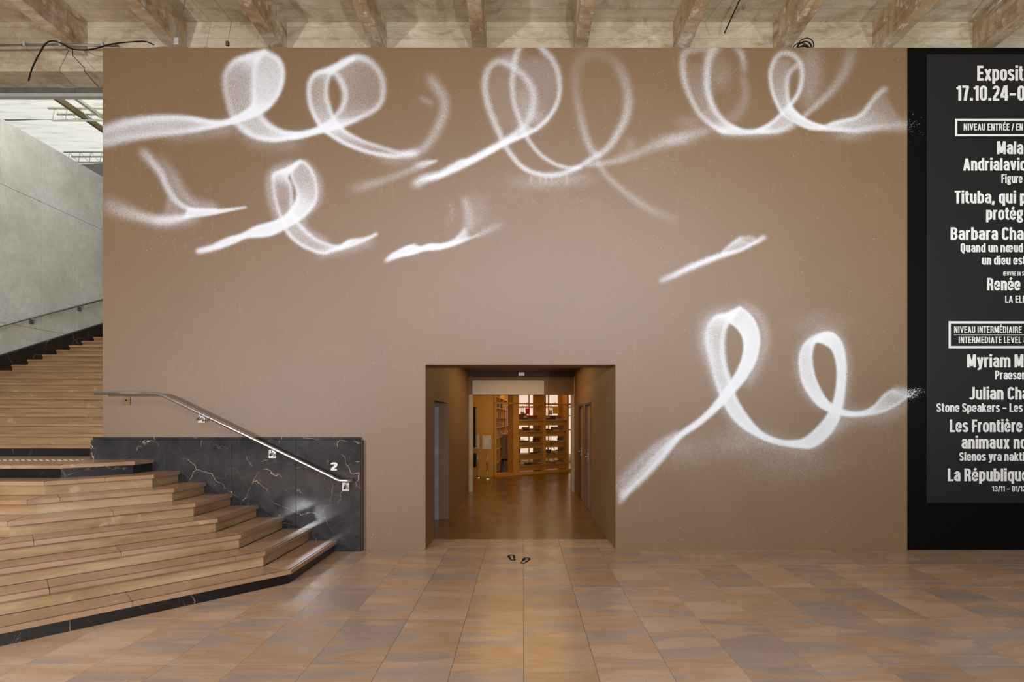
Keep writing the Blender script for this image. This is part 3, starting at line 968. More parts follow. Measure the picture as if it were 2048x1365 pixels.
truss(-11.2, -7.0, 12.3, 8.88, .22, 'nearer white lattice truss hanging below the skylight fabric')
truss(-12.6, -7.0, 14.3, 8.88, .22, 'farther white lattice truss hanging below the skylight fabric')
o = bx('purlin', (-.04, .04, -1.2, 3.0, -.06, .06), M_beam_y, thing('sloping_beam', 'ochre steel beam crossing under the skylight fabric', 'beam', (-10.5, 11.5, 9.0)))
o = bx('purlin', (-.04, .04, -1.2, 3.0, -.03, .03), M_truss, thing('sloping_beam', 'slim white beam under the skylight fabric beside the ochre one', 'beam', (-10.15, 11.7, 9.05)))
fw = bx('wall_far', (-18, -3, 18.0, 18.2, 4.0, 9.6), M_black)
tag(fw, 'dark end of the hall beyond the skylight', kind='structure')
M_rust = simple('rust_brown_paint', (150, 92, 50), .6)
lv = thing('roof_slats', 'row of orange-brown roof slats below the far end of the skylight', 'slats', (-13, 16.9, 8.6))
for i in range(12):
    bm = bmesh.new()
    box(bm, i * .42, i * .42 + .06, 0, .8, 0, .08)
    obj('slat', bm, M_rust, lv)
bx('rail', (-.2, 5.2, -.9, -.8, -.25, -.17), M_truss, lv)
bx('rail', (-.2, 5.2, -.9, -.8, -.42, -.36), M_truss, lv)

# ------------------------------------------------------------------ staircase
YD = 6.85      # face of the marble dado
stairs = thing('staircase', 'wide tan stone staircase with chamfered corners climbing to a landing', 'stairs', (-4, 5, 0))
OX, OY = -4.0, 5.0


def sx(p):
    return (p[0] - OX, p[1] - OY)


def x1(k):
    return -2.47 - .346 * (k - 1)


def Apt(k):
    return (x1(k), 5.504 + .1433 * (k - 1))


def Bpt(k):
    return (-5.39 + .1433 * (8 - k), 6.007 - .346 * (8 - k))


def zt(k):
    return .153 * k - (.006 if k == 1 else 0)


cuts = {1: .963, 2: .2077, 3: .755, 4: 1.0855, 5: .539, 6: .7257, 7: .332}
SL = .043
R2 = math.sqrt(.5)


def inset(k, d):
    """outline of step k moved inwards by d: (dado end, A, B, left end)"""
    a_, b_ = Apt(k), Bpt(k)
    t_ = d * math.tan(math.radians(22.5))
    A2 = (a_[0] - d, a_[1] + t_)
    B2 = (b_[0] - t_, b_[1] + d)
    return (x1(k) - d, YD), A2, B2, (XL + .062, B2[1])


def slab(name, pts, z0, z1, m, parent, bev=.004):
    bm = bmesh.new()
    prism(bm, [sx(p) for p in pts], z0, z1)
    if bev:
        es = [e for e in bm.edges if abs(e.verts[0].co.z - z1) < 1e-5 and abs(e.verts[1].co.z - z1) < 1e-5]
        bmesh.ops.bevel(bm, geom=es, offset=bev, segments=2, affect='EDGES')
    return obj(name, bm, m, parent)


def lerp(p, q, t_):
    return (p[0] + (q[0] - p[0]) * t_, p[1] + (q[1] - p[1]) * t_)


for k in range(1, 9):
    z = zt(k)
    o_ = inset(k, 0)
    if k < 8:
        i_ = inset(k + 1, -.005 + .0)
        i_ = inset(k + 1, .035 - .02)
    else:
        i_ = None
    gap = .0015
    if k < 8:
        # side piece by the dado
        g = lambda p, dx, dy: (p[0] + dx, p[1] + dy)
        t1 = slab('tread', [g(o_[0], 0, -.002), g(o_[1], 0, gap), g(i_[1], 0, gap), g(i_[0], 0, -.002)], z - SL, z, M_tread, stairs)
        # chamfer pieces
        Lc = math.hypot(o_[2][0] - o_[1][0], o_[2][1] - o_[1][1])
        us = [0]
        c0 = cuts[k] * math.sqrt(2)
        while c0 < Lc - .15:
            us.append(c0 / Lc)
            c0 += 1.45
        us.append(1)
        Li = math.hypot(i_[2][0] - i_[1][0], i_[2][1] - i_[1][1])
        for ua, ub in zip(us, us[1:]):
            ga = gap / Lc
            vo = [lerp(o_[1], o_[2], ua + ga), lerp(o_[1], o_[2], ub - ga)]

            def foot(u):   # same distance along, measured at right angles to the edge
                if u in (0, 1):
                    return lerp(i_[1], i_[2], u)
                p = lerp(o_[1], o_[2], u)
                # project to inner line
                dx, dy = i_[2][0] - i_[1][0], i_[2][1] - i_[1][1]
                t_ = ((p[0] - i_[1][0]) * dx + (p[1] - i_[1][1]) * dy) / (dx * dx + dy * dy)
                return lerp(i_[1], i_[2], min(1, max(0, t_)))
            vi = [foot(ub), foot(ua)]
            slab('tread', [vo[0], vo[1], vi[0], vi[1]], z - SL, z, M_tread, stairs)
        xs = [o_[2][0], -6.9 + .2 * (k % 3), -8.6 + .17 * (k % 2), o_[3][0]]
        for q in range(3):
            xa, xb = xs[q], xs[q + 1]
            ia = i_[2][0] if q == 0 else xa - gap
            slab('tread', [(xa - gap, o_[2][1]), (xb, o_[2][1]), (xb, i_[2][1]), (ia, i_[2][1])], z - SL, z, M_tread, stairs)
    else:
        # landing: edge slabs then the inner paving
        i_ = inset(8, .42)
        slab('tread', [(o_[0][0], YD - .002), o_[1], i_[1], (i_[0][0], YD - .002)], z - SL, z, M_tread, stairs)
        slab('tread', [o_[1], o_[2], i_[2], i_[1]], z - SL, z, M_tread, stairs)
        xs = [o_[2][0], -5.95, -7.4, -9.1, o_[3][0]]
        for q in range(4):
            xa, xb = xs[q], xs[q + 1]
            ia = i_[2][0] if q == 0 else xa - gap
            slab('tread', [(xa - gap, o_[2][1]), (xb, o_[2][1]), (xb, i_[2][1]), (ia, i_[2][1])], z - SL, z, M_tread, stairs)
        slab('landing_slab', [(i_[0][0] - .002, YD - .002), (i_[1][0] - .002, i_[1][1]), (i_[2][0], i_[2][1] + .002), (XL + .062, i_[2][1] + .002), (XL + .062, YD - .002)], z - SL, z, M_tread, stairs, 0)
        slab('landing_slab', [(-5.76, YD + .0), (XL + .062, YD + .0), (XL + .062, 7.5), (-5.76, 7.5)], z - SL, z, M_tread, stairs, 0)
    # risers
    ro, ri = inset(k, .03), inset(k, .07)
    zb_ = (zt(k - 1) if k > 1 else 0.0)
    rm = M_marble_dark if k in (1, 8) else M_riser
    for (p, q) in ((0, 1), (1, 2), (2, 3)):
        po, qo, pi_, qi = ro[p], ro[q], ri[p], ri[q]
        r_ = slab('riser', [po, qo, qi, pi_], zb_ + .0005, z - SL - .001, rm, stairs, 0)
        if k in (1, 8):
            r_['label'] = 'black marble riser'
    # dark line under the nosing (cove)
    if k <= 4:
        so, si = inset(k, .022), inset(k, .034)
        for (p, q) in ((0, 1), (1, 2), (2, 3)):
            slab('grip_strip', [so[p], so[q], si[q], si[p]], z - .0005, z + .0012, M_grip, stairs, 0)['label'] = 'thin dark anti-slip strip'

# upper flight
for k in range(1, 23):
    y = 7.42 + .346 * (k - 1)
    z = 1.376 + .153 * (k - 1)
    zr0 = z - .153
    bx_ = [XL + .062, -8.3 + .15 * (k % 3), -5.3]
    for q in range(2):
        bm = bmesh.new()
        box(bm, bx_[q] - OX + .001, bx_[q + 1] - OX - .001, y - OY, y + .346 + .02 - OY, z - .04, z, .005)
        obj('tread', bm, M_flight, stairs)
    bm = bmesh.new()
    box(bm, bx_[0] - OX, bx_[2] - OX, y + .03 - OY, y + .07 - OY, zr0 + .001 if k > 1 else 1.224, z - .041)
    r_ = obj('riser', bm, M_marble_dark if k == 1 else M_flight, stairs)
    if k == 1:
        r_['label'] = 'black marble riser'

# tactile studs on the landing
bm = bmesh.new()
M_stud = simple('pale_studs', (205, 200, 192), .4)
for i in range(62):
    X = -5.78 - i * .0785
    for r_ in range(3):
        for dx in (0, .022):
            m4 = Matrix.Translation((X + dx + r_ * .012 - OX, 6.62 + r_ * .06 - OY, zt(8)))
            bmesh.ops.create_cone(bm, cap_ends=True, segments=6, radius1=.009, radius2=.006, depth=.008, matrix=m4)
tag(obj('tactile_studs', bm, M_stud, stairs), 'row of small pale tactile studs', kind='stuff')

# ------------------------------------------------------------------ marble dado
DXa = (180.5 - VX) * YD / F
DXb = (721.5 - VX) * YD / F
dz1 = EYE - (881 - VY) * YD / F
dz2 = EYE - (875 - VY) * (YD + .03) / F
dado = thing('marble_dado', 'polished black veined marble panelling at the foot of the brown wall beside the stairs', 'panelling', (DXa, YD, 0))
xs = [180.5, 334, 464, 592, 721.5]
for q in range(4):
    bx('marble_slab', ((xs[q] - VX) * YD / F - DXa + .001, (xs[q + 1] - VX) * YD / F - DXa - .001, 0, .085, 0.001, dz1), M_marble, dado, .002)
xs = [185, 398, 592, 720]
for q in range(3):
    bx('cap_strip', ((xs[q] - VX) * (YD + .03) / F - DXa, (xs[q + 1] - VX) * (YD + .03) / F - DXa - .001, .03, .086, dz1 + .001, dz2), M_marble, dado, .004)
bx('end_trim', (DXb - DXa, DXb - DXa + .012, .02, .088, 0.001, dz1 - .002), M_brown_edge, dado)['label'] = 'dark brown painted end'

# steel handrail
RY = 6.75
rail = thing('handrail', 'brushed steel handrail sloping down the brown wall and marble dado', 'handrail', (-4.5, RY, 1.5))
P = [W(190, 786.5, RY), W(300, 787, RY), W(318, 788.5, RY), W(332, 794, RY), W(500, 875.5, RY), W(664, 955, RY), W(672, 959.5, RY), W(681, 962.3, RY), W(704, 962.5, RY)]
P = [p - Vector((-4.5, RY, 1.5)) for p in P]
bm = bmesh.new()
tube(bm, P, .0225, 14)
obj('rail', bm, M_steel, rail, True)


def bracket(px, py, yw, with_arm=True, ax=None, ay=None):
    c = W(px, py, yw) - Vector((-4.5, RY, 1.5))
    pl = bx('wall_plate', (c.x - .048, c.x + .048, c.y - .012, c.y - .001, c.z - .055, c.z + .055), M_steel_plate if with_arm else M_brown, rail, .002)
    if with_arm:
        e = W(ax, ay, RY) - Vector((-4.5, RY, 1.5))
        pts = [(c.x + .01, c.y - .012, c.z + .01), (c.x + .01, c.y - .06, c.z - .012), (c.x, (c.y + e.y) / 2 - .02, c.z - .015), (e.x, e.y, e.z - .06), (e.x, e.y, e.z - .015)]
        pts = [Vector(p) for p in crom([tuple(p) for p in pts], 5)]
        bm = bmesh.new()
        tube(bm, pts, .0125, 8)
        obj('bracket_arm', bm, M_steel, rail, True)
    else:
        bx('bolt_hole', (c.x - .01, c.x + .01, c.y - .016, c.y - .011, c.z - .005, c.z + .015), M_black, rail)


bracket(254, 802, WALL_Y, False)
bracket(404, 838, WALL_Y, True, 398, 827)
bracket(545.5, 908.5, YD, True, 541, 899)
bracket(692, 974, YD, True, 690, 963)

# ------------------------------------------------------------------ lettering (own stroke alphabet)
def arc(cx, cy, rx, ry, a0, a1, n=9):
    return [(cx + rx * math.cos(math.radians(a0 + (a1 - a0) * i / (n - 1))), cy + ry * math.sin(math.radians(a0 + (a1 - a0) * i / (n - 1)))) for i in range(n)]


l_, r_x, c_x, T_, B_ = .095, .375, .235, .71, .07
RX, RY_ = .14, .17


def oval(l, r, b, t, ry=RY_):
    c = (l + r) / 2
    rx = (r - l) / 2
    p = arc(c, t - ry, rx, ry, 180, 0) + arc(c, b + ry, rx, ry, 0, -180)
    return p + [p[0]]


def glyphs():
    G = {}
    top = arc(c_x, T_ - RY_, RX, RY_, 180, 0)
    G['o'] = (.47, [oval(l_, r_x, B_, T_)])
    G['n'] = (.47, [[(l_, 0), (l_, .78)], [(l_, .45)] + top + [(r_x, 0)]])
    G['m'] = (.75, [[(l_, 0), (l_, .78)], [(l_, .45)] + top + [(r_x, 0)], [(r_x, .45)] + arc(c_x + .28, T_ - RY_, RX, RY_, 180, 0) + [(.655, 0)]])
    G['u'] = (.47, [[(r_x, 0), (r_x, .78)], [(l_, .78)] + arc(c_x, B_ + RY_, RX, RY_, 180, 360)])
    G['r'] = (.33, [[(l_, 0), (l_, .78)], arc(.27, T_ - RY_ - .0, .17, .17, 180, 75)])
    G['i'] = (.19, [[(l_, 0), (l_, .78)], [(l_, .86), (l_, 1.02)]])
    G['l'] = (.19, [[(l_, 0), (l_, 1.0)]])
    G['t'] = (.31, [[(.13, .97), (.13, .2)] + arc(.25, .19, .12, .12, 180, 265, 5) + [(.31, .07)], [(0, .71), (.30, .71)]])
    G['p'] = (.47, [[(l_, -.2), (l_, .78)], oval(l_, r_x, B_, T_)])
    G['b'] = (.47, [[(l_, 0), (l_, 1.0)], oval(l_, r_x, B_, T_)])
    G['d'] = (.47, [[(r_x, 0), (r_x, 1.0)], oval(l_, r_x, B_, T_)])
    G['q'] = (.47, [[(r_x, -.2), (r_x, .78)], oval(l_, r_x, B_, T_)])
    G['g'] = (.49, [oval(l_, .36, .30, T_, .13), [(.33, .68), (.47, .73)], [(.13, .30), (.12, .19), (.36, .13)], oval(l_ - .01, .385, -.17, .10, .13)])
    G['a'] = (.46, [arc(c_x, T_ - RY_, RX, RY_, 172, 0) + [(r_x, .0)], [(r_x, .46), (.27, .44)] + arc(.235, .255, RX, .185, 100, 270) + [(.33, .12), (r_x, .2)]])
    G['e'] = (.47, [[(l_, .385), (r_x, .385), (r_x, T_ - RY_)] + arc(c_x, T_ - RY_, RX, RY_, 0, 180) + arc(c_x, B_ + RY_, RX, RY_, 180, 352)])
    G['s'] = (.44, [arc(.22, .575, .13, .135, 12, 180) + [(.10, .50), (.16, .43), (.29, .35), (.345, .28)] + arc(.22, .205, .13, .135, 0, -168)])
    G['c'] = (.45, [arc(c_x, T_ - RY_, RX, RY_, 8, 180) + arc(c_x, B_ + RY_, RX, RY_, 180, 352)])
    G['h'] = (.47, [[(l_, 0), (l_, 1.0)], [(l_, .45)] + top + [(r_x, 0)]])
    G['v'] = (.46, [[(.085, .78), (.23, .05)], [(.375, .78), (.23, .05)]])
    G['y'] = (.46, [[(.085, .78), (.24, .08)], [(.375, .78), (.25, .05), (.20, -.11), (.10, -.14), (.04, -.13)]])
    G['x'] = (.48, [[(.085, .78), (.395, 0)], [(.395, .78), (.085, 0)]])
    G['k'] = (.48, [[(l_, 0), (l_, 1.0)], [(.38, .78), (.15, .36)], [(.22, .45), (.395, 0)]])
    G['œ'] = (.75, [oval(l_, r_x, B_, T_), [(r_x, .385), (.655, .385), (.655, T_ - RY_)] + arc(c_x + .28, T_ - RY_, RX, RY_, 0, 180) + arc(c_x + .28, B_ + RY_, RX, RY_, 180, 352)])
    G['E'] = (.43, [[(.1, 0), (.1, 1)], [(.1, .925), (.43, .925)], [(.1, .51), (.40, .51)], [(.1, .075), (.43, .075)]])
    G['F'] = (.41, [[(.1, 0), (.1, 1)], [(.1, .925), (.41, .925)], [(.1, .49), (.38, .49)]])
    G['L'] = (.40, [[(.1, 0), (.1, 1)], [(.1, .075), (.40, .075)]])
    G['I'] = (.20, [[(.1, 0), (.1, 1)]])
    G['T'] = (.43, [[(.215, 0), (.215, 1)], [(0, .925), (.43, .925)]])
    G['A'] = (.53, [[(.085, 0), (.255, .96)], [(.445, 0), (.275, .96)], [(.15, .27), (.38, .27)]])
    G['V'] = (.53, [[(.085, 1), (.26, .04)], [(.445, 1), (.27, .04)]])
    G['M'] = (.66, [[(.1, 0), (.1, 1)], [(.56, 0), (.56, 1)], [(.12, 1), (.33, .1)], [(.54, 1), (.33, .1)]])
    G['N'] = (.52, [[(.1, 0), (.1, 1)], [(.42, 0), (.42, 1)], [(.11, 1), (.41, 0)]])
    G['D'] = (.50, [[(.1, 0), (.1, 1)], [(.1, .925), (.23, .925)] + arc(.23, .74, .17, .185, 90, 0) + arc(.23, .26, .17, .185, 0, -90) + [(.1, .075)]])
    G['P'] = (.49, [[(.1, 0), (.1, 1)], [(.1, .925), (.24, .925)] + arc(.24, .75, .15, .175, 90, 0) + arc(.24, .63, .15, .175, 0, -90) + [(.1, .455)]])
    G['R'] = (.50, [[(.1, 0), (.1, 1)], [(.1, .925), (.24, .925)] + arc(.24, .76, .15, .165, 90, 0) + arc(.24, .65, .15, .165, 0, -90) + [(.1, .485)], [(.26, .48), (.385, .38), (.41, 0)]])
    G['B'] = (.50, [[(.1, 0), (.1, 1)], [(.1, .925), (.24, .925)] + arc(.24, .76, .145, .165, 90, 0) + arc(.24, .69, .145, .165, 0, -90) + [(.1, .525)], [(.24, .525)] + arc(.24, .34, .16, .185, 90, 0) + arc(.24, .26, .16, .185, 0, -90) + [(.1, .075)]])
    G['O'] = (.50, [oval(.1, .40, .07, .93, .19)])
    G['0'] = (.49, [oval(.1, .39, .07, .93, .19)])
    G['Q'] = (.50, [oval(.1, .40, .07, .93, .19), [(.25, .1), (.27, -.06), (.42, -.10)]])
    G['C'] = (.49, [arc(.25, .74, .15, .19, 0, 180) + arc(.25, .26, .15, .19, 180, 360)])
    G['U'] = (.50, [[(.1, 1)] + arc(.25, .26, .15, .19, 180, 360) + [(.4, 1)]])
    G['J'] = (.40, [[(.30, 1)] + arc(.17, .24, .13, .165, 0, -150)])
    G['S'] = (.48, [arc(.24, .76, .14, .17, 0, 180) + [(.10, .68), (.17, .55), (.31, .45), (.38, .33)] + arc(.24, .24, .14, .17, 0, -180)])
    G['Œ'] = (.78, [oval(.1, .40, .07, .93, .19), [(.42, 0), (.42, 1)], [(.42, .925), (.78, .925)], [(.42, .51), (.74, .51)], [(.42, .075), (.78, .075)]])
    G['1'] = (.31, [[(.21, 0), (.21, 1)], [(.0, .80), (.14, .84), (.21, .97)]])
    G['2'] = (.46, [arc(.24, .76, .14, .17, 178, 0) + [(.37, .66), (.31, .48), (.16, .27), (.11, .07)], [(.03, .075), (.44, .075)]])
    G['3'] = (.46, [arc(.23, .76, .14, .17, 178, 0) + [(.36, .62), (.30, .53), (.20, .52)], [(.20, .52), (.31, .50)] + arc(.23, .28, .15, .21, 20, -178)])
    G['4'] = (.50, [[(.36, 0), (.36, 1)], [(.30, .98), (.08, .33)], [(.02, .27), (.50, .27)]])
    G['7'] = (.42, [[(0, .925), (.40, .925)], [(.34, .93), (.24, .5), (.17, 0)]])
    G['.'] = (.19, [[(.095, 0), (.095, .18)]])
    G[','] = (.20, [[(.105, .18), (.10, .03), (.04, -.13)]])
    G['/'] = (.30, [[(.05, -.05), (.26, 1.02)]])
    G['–'] = (.46, [[(.03, .42), (.43, .42)]])
    G['&'] = (.50, [[(.44, .02), (.12, .66)] + arc(.23, .80, .11, .13, 200, -60) + [(.10, .38)] + arc(.22, .24, .13, .17, 170, 350)])
    G[' '] = (.17, [])
    for ch, base, sh in (('é', 'e', 0), ('É', 'E', .22), ('è', 'e', 0)):
        w_, ps = G[base]
        acc = [(.19, .86 + sh), (.31, 1.02 + sh)] if ch != 'è' else [(.14, 1.02), (.28, .86)]
        G[ch] = (w_, ps + [acc])
    return G


GL = glyphs()


def text_width(s, track=.055):
    return sum(GL[c][0] + track for c in s) - track


def stroke_faces(bm, pts, wx, wy, tr, depth):
    """flat ribbon with an elliptical pen, extruded slightly"""
    n = len(pts)
    closed = n > 2 and abs(pts[0][0] - pts[-1][0]) < 1e-6 and abs(pts[0][1] - pts[-1][1]) < 1e-6
    L, R = [], []
    for i in range(n):
        if closed and i in (0, n - 1):
            d0 = (pts[-1][0] - pts[-2][0], pts[-1][1] - pts[-2][1])
            d1 = (pts[1][0] - pts[0][0], pts[1][1] - pts[0][1])
        else:
            d0 = (pts[i][0] - pts[i - 1][0], pts[i][1] - pts[i - 1][1]) if i > 0 else None
            d1 = (pts[i + 1][0] - pts[i][0], pts[i + 1][1] - pts[i][1]) if i < n - 1 else None
        if d0 is None:
            d0 = d1
        if d1 is None:
            d1 = d0
        a0 = Vector(d0)
        a1 = Vector(d1)
        if a0.length < 1e-9:
            a0 = a1
        if a1.length < 1e-9:
            a1 = a0
        t_ = (a0.normalized() + a1.normalized())
        if t_.length < 1e-6:
            t_ = a0.normalized()
        t_.normalize()
        nv = Vector((-t_.y, t_.x))
        cosv = max(.6, nv.dot(Vector((-a0.normalized().y, a0.normalized().x))))
        off = (nv.x * wx / 2 / cosv, nv.y * wy / 2 / cosv)
        L.append((pts[i][0] + off[0], pts[i][1] + off[1]))
        R.append((pts[i][0] - off[0], pts[i][1] - off[1]))
    vl = [bm.verts.new(tr(*p, 0)) for p in L]
    vr = [bm.verts.new(tr(*p, 0)) for p in R]
    for i in range(n - 1):
        try:
            bm.faces.new((vl[i], vl[i + 1], vr[i + 1], vr[i]))
        except ValueError:
            pass


def text(parent, s, xl, ybase, h, key, xr, plane, name='text_line', wx=.19, wy=.15, m=None, org=None, cap=.0):
    """letters whose left edge is at pixel xl, baseline ybase, cap height h px; `key` must end at xr"""
    k = (xr - xl) / text_width(key)
    bm = bmesh.new()
    x = 0.0
    lay = 0
    for ch in s:
        w_, ps = GL[ch]
        for p in ps:
            lay = (lay + 1) % 7
            tr = lambda a_, b_, c_, x=x, q=lay: W(xl + (x + a_) * k, ybase - b_ * h, plane) - org - Vector((0, q * .0003, 0))
            stroke_faces(bm, p, wx, wy, tr, 0)
        x += w_ + .055
    o = obj(name, bm, m or M_letter, parent)
    return o


PY_ = WALL_Y - .0065
porg = W(1853, 1006, WALL_Y)
poster = thing('exhibition_poster', 'tall black exhibition poster with pale grey lettering on the black end of the wall', 'poster', porg)
p0, p1 = W(1853, 1006, WALL_Y) - porg, W(2120, 109, WALL_Y) - porg
pm = W(2033, 109, WALL_Y) - porg
bx('sheet', (p0.x, pm.x - .0006, -.004, -.001, p0.z, p1.z), M_poster, poster)
bx('sheet', (pm.x + .0006, p1.x, -.004, -.001, p0.z, p1.z), M_poster, poster)
TL = [
    ('Exposit', 1954.2, 161.6, 30, 'Exposi', 2036), ('17.10.24–0', 1913, 201.5, 30, '17.10.24–', 2033),
    ('NIVEAU ENTRÉE / EN', 1927, 261, 13.6, 'NIVEAU ENTRÉE', 2019), ('Mala', 1993.8, 308.6, 25.8, 'Mal', 2032.5),
    ('Andrialavic', 1926.5, 341.4, 25.1, 'Andrialavi', 2039), ('Figure', 2002.7, 366, 17.5, 'Figur', 2036.7),
    ('Tituba, qui p', 1909.4, 407, 25.2, 'Tituba,', 1989.4), ('protég', 1972, 439.8, 25, 'proté', 2032),
    ('Barbara Chas', 1901, 480.4, 25.4, 'Barbara', 1995.7), ('Quand un nœud', 1921, 504.7, 17.7, 'Quand un', 1995.7),
    ('un dieu est', 1963.6, 529.6, 17.7, 'un dieu', 2021), ('ŒUVRE IN S', 2006, 551.9, 8.2, 'ŒUVRE', 2032),
    ('Renée', 1974, 581.2, 24.9, 'Renée', 2040.7), ('LA ELI', 2010, 605.8, 14.1, 'LA', 2025.7),
    ('NIVEAU INTERMÉDIAIRE', 1908, 666.7, 13.7, 'NIVEAU', 1950.7), ('INTERMEDIATE LEVEL &', 1917, 686.7, 13.1, 'INTERMEDIATE', 2003.2),
    ('Myriam M', 1933.8, 735.2, 25.8, 'Myriam', 2020.9), ('Praesen', 1990, 759.2, 17.5, 'Praese', 2043),
    ('Julian Cha', 1938.8, 799.8, 25.2, 'Julian', 2007), ('Stone Speakers – Les', 1873, 824.5, 17.5, 'Stone Speakers', 1999.4),
    ('Les Frontière', 1899.4, 864.8, 25.3, 'Les', 1936.3), ('animaux no', 1923, 898, 25.3, 'animaux', 2019.4),
    ('Sienos yra nakti', 1918.5, 922.3, 16.9, 'Sienos yra', 2003), ('La République', 1895.4, 963, 25.3, 'La', 1920.6),
    ('13/11 – 01/12', 1984, 983.8, 11.3, '13/11', 2009.8)]
for s_, xl, yb, h, key, xr in TL:
    small = h < 15
    text(poster, s_, xl, yb, h, key, xr, PY_, wx=.15 if small else .185, wy=.13 if small else .15, org=porg)


def frame_px(parent, x0, x1, y0, y1, t_, name):
    bm = bmesh.new()
    for a_, b_, c_, d_ in ((x0, x1, y0, y0 + t_), (x0, x1, y1 - t_, y1), (x0, x0 + t_, y0 + t_, y1 - t_)):
        q0 = W(a_, d_, PY_) - porg
        q1 = W(b_, c_, PY_) - porg
        box(bm, q0.x, q1.x, q0.y, q0.y + .001, q0.z, q1.z)
    return obj(name, bm, M_letter, parent)


frame_px(poster, 1910.4, 2112, 237.6, 272.7, 4, 'text_frame')
frame_px(poster, 1897.2, 2112, 643, 697, 4.4, 'text_frame')
q0, q1 = W(1908, 671, PY_) - porg, W(2108, 669.6, PY_) - porg
bx('text_rule', (q0.x, q1.x, q0.y, q0.y + .001, q0.z, q1.z), M_letter, poster)

# number 2 on the dado
norg = W(661, 941, YD)
num = thing('number_sign', 'pale number 2 fixed to the black marble beside the handrail', 'sign', norg)
text(num, '2', 661, 941.3, 15.5, '2', 674.3, YD - .004, name='numeral', wx=.22, wy=.19, org=norg)

# ------------------------------------------------------------------ foot stickers
M_bone = simple('pale_pink_print', (214, 190, 178), .5)


def foot(name, label, org_px, outline, strokes, g):
    """outline and strokes in zoomed pixels of the floor"""
    x0, y0, s_ = 960, 1080, 14.63

    def fl(u, v, h):
        py = y0 + v / s_
        Y = EYE * F / (py - VY)
        return Vector(((x0 + u / s_ - VX) * Y / F, Y, h))
    o0 = fl(*org_px, 0)
    t_ = thing(name, label, 'floor sticker', o0, group=g)
    P = crom([(p[0], p[1]) for p in outline + outline[:1]], 5)[:-1]
    bm = bmesh.new()
    lo = [bm.verts.new(fl(p[0], p[1], .0006) - o0) for p in P]
    hi = [bm.verts.new(fl(p[0], p[1], .0022) - o0) for p in P]
    bm.faces.new(hi)
    bm.faces.new(lo[::-1])
    for i in range(len(P)):
        bm.faces.new((lo[i], lo[(i + 1) % len(P)], hi[(i + 1) % len(P)], hi[i]))
    obj('sole', bm, M_black, t_)
    bm = bmesh.new()
    for st, w_ in strokes:
        stroke_faces(bm, st, w_ * .6, w_ * .5, lambda a_, b_, c_: fl(a_, b_, .0030) - o0, 0)
    obj('hand_print', bm, M_bone, t_)


foot('foot_sticker', 'left of the two black footprint stickers on the floor before the passage', (930, 600),
     [(790, 495), (830, 465), (900, 450), (980, 452), (1022, 480), (1020, 530), (1030, 575), (1052, 592), (1010, 612), (930, 616), (885, 600), (840, 550)],
     [([(885, 470), (905, 530), (930, 590)], 20), ([(910, 468), (925, 520), (950, 590)], 20), ([(935, 468), (945, 520), (970, 595)], 20), ([(955, 472), (955, 520), (985, 590)], 16), ([(930, 560), (960, 598)], 46)], None)
foot('foot_sticker', 'right of the two black footprint stickers on the floor before the passage', (1260, 690),
     [(1170, 680), (1210, 650), (1230, 610), (1260, 550), (1320, 528), (1400, 525), (1460, 545), (1490, 575), (1440, 610), (1370, 660), (1320, 692), (1240, 702)],
     [([(1350, 550), (1325, 610), (1260, 680)], 18), ([(1378, 548), (1350, 610), (1280, 680)], 18), ([(1405, 552), (1370, 610), (1300, 675)], 18), ([(1422, 562), (1390, 600), (1320, 655)], 14), ([(1320, 620), (1230, 678)], 30)], None)

# ------------------------------------------------------------------ passage
PB = 12.5
PC = EYE + (VY - 743) * PB / F
M_pass = M_brown
wpl = thing('wall_passage_left', 'brown left wall of the passage with a recessed doorway', None, (DXL, 9, 0), kind='structure')


def pb(name, x0, x1, y0, y1, z0, z1, m, parent, bev=0):
    l = parent.location
    return bx(name, (x0 - l.x, x1 - l.x, y0 - l.y, y1 - l.y, z0 - l.z, z1 - l.z), m, parent, bev)


bm = bmesh.new()
for d in ((DXL - .28, DXL, WB + .001, 7.60, 0, PC), (DXL - .28, DXL, 7.60, 9.08, 2.04, PC), (DXL - .28, DXL, 9.08, PB, 0, PC)):
    box(bm, d[0] - DXL, d[1] - DXL, d[2] - 9, d[3] - 9, d[4], d[5])
obj('wall_face', bm, M_pass, wpl)
d1 = thing('door_1', 'dark recessed doorway with a grey-blue frame in the left passage wall', None, (DXL - .2, 8.3, 0), kind='structure')
pb('door_frame', DXL - .235, DXL - .16, 9.0, 9.079, 0, 1.97, M_blue, d1)
pb('door_frame', DXL - .235, DXL - .16, 7.61, 9.0, 1.97, 2.039, M_blue, d1)
pb('door_leaf_or_dark', DXL - .279, DXL - .24, 7.61, 9.078, 0.005, 2.038, M_black, d1)  # black sheet standing in for the darkness of the open doorway
wpr = thing('wall_passage_right', 'brown right wall of the passage with two flush doors', None, (DXR, 9, 0), kind='structure')
bm = bmesh.new()
for d in ((DXR, DXR + .2, WB + .001, 9.4, 0, PC), (DXR, DXR + .2, 9.4, 11.5, 2.08, PC), (DXR, DXR + .2, 10.3, 10.55, 0, 2.08), (DXR, DXR + .2, 11.5, PB, 0, PC)):
    box(bm, d[0] - DXR, d[1] - DXR, d[2] - 9, d[3] - 9, d[4], d[5])
obj('wall_face', bm, M_pass, wpr)
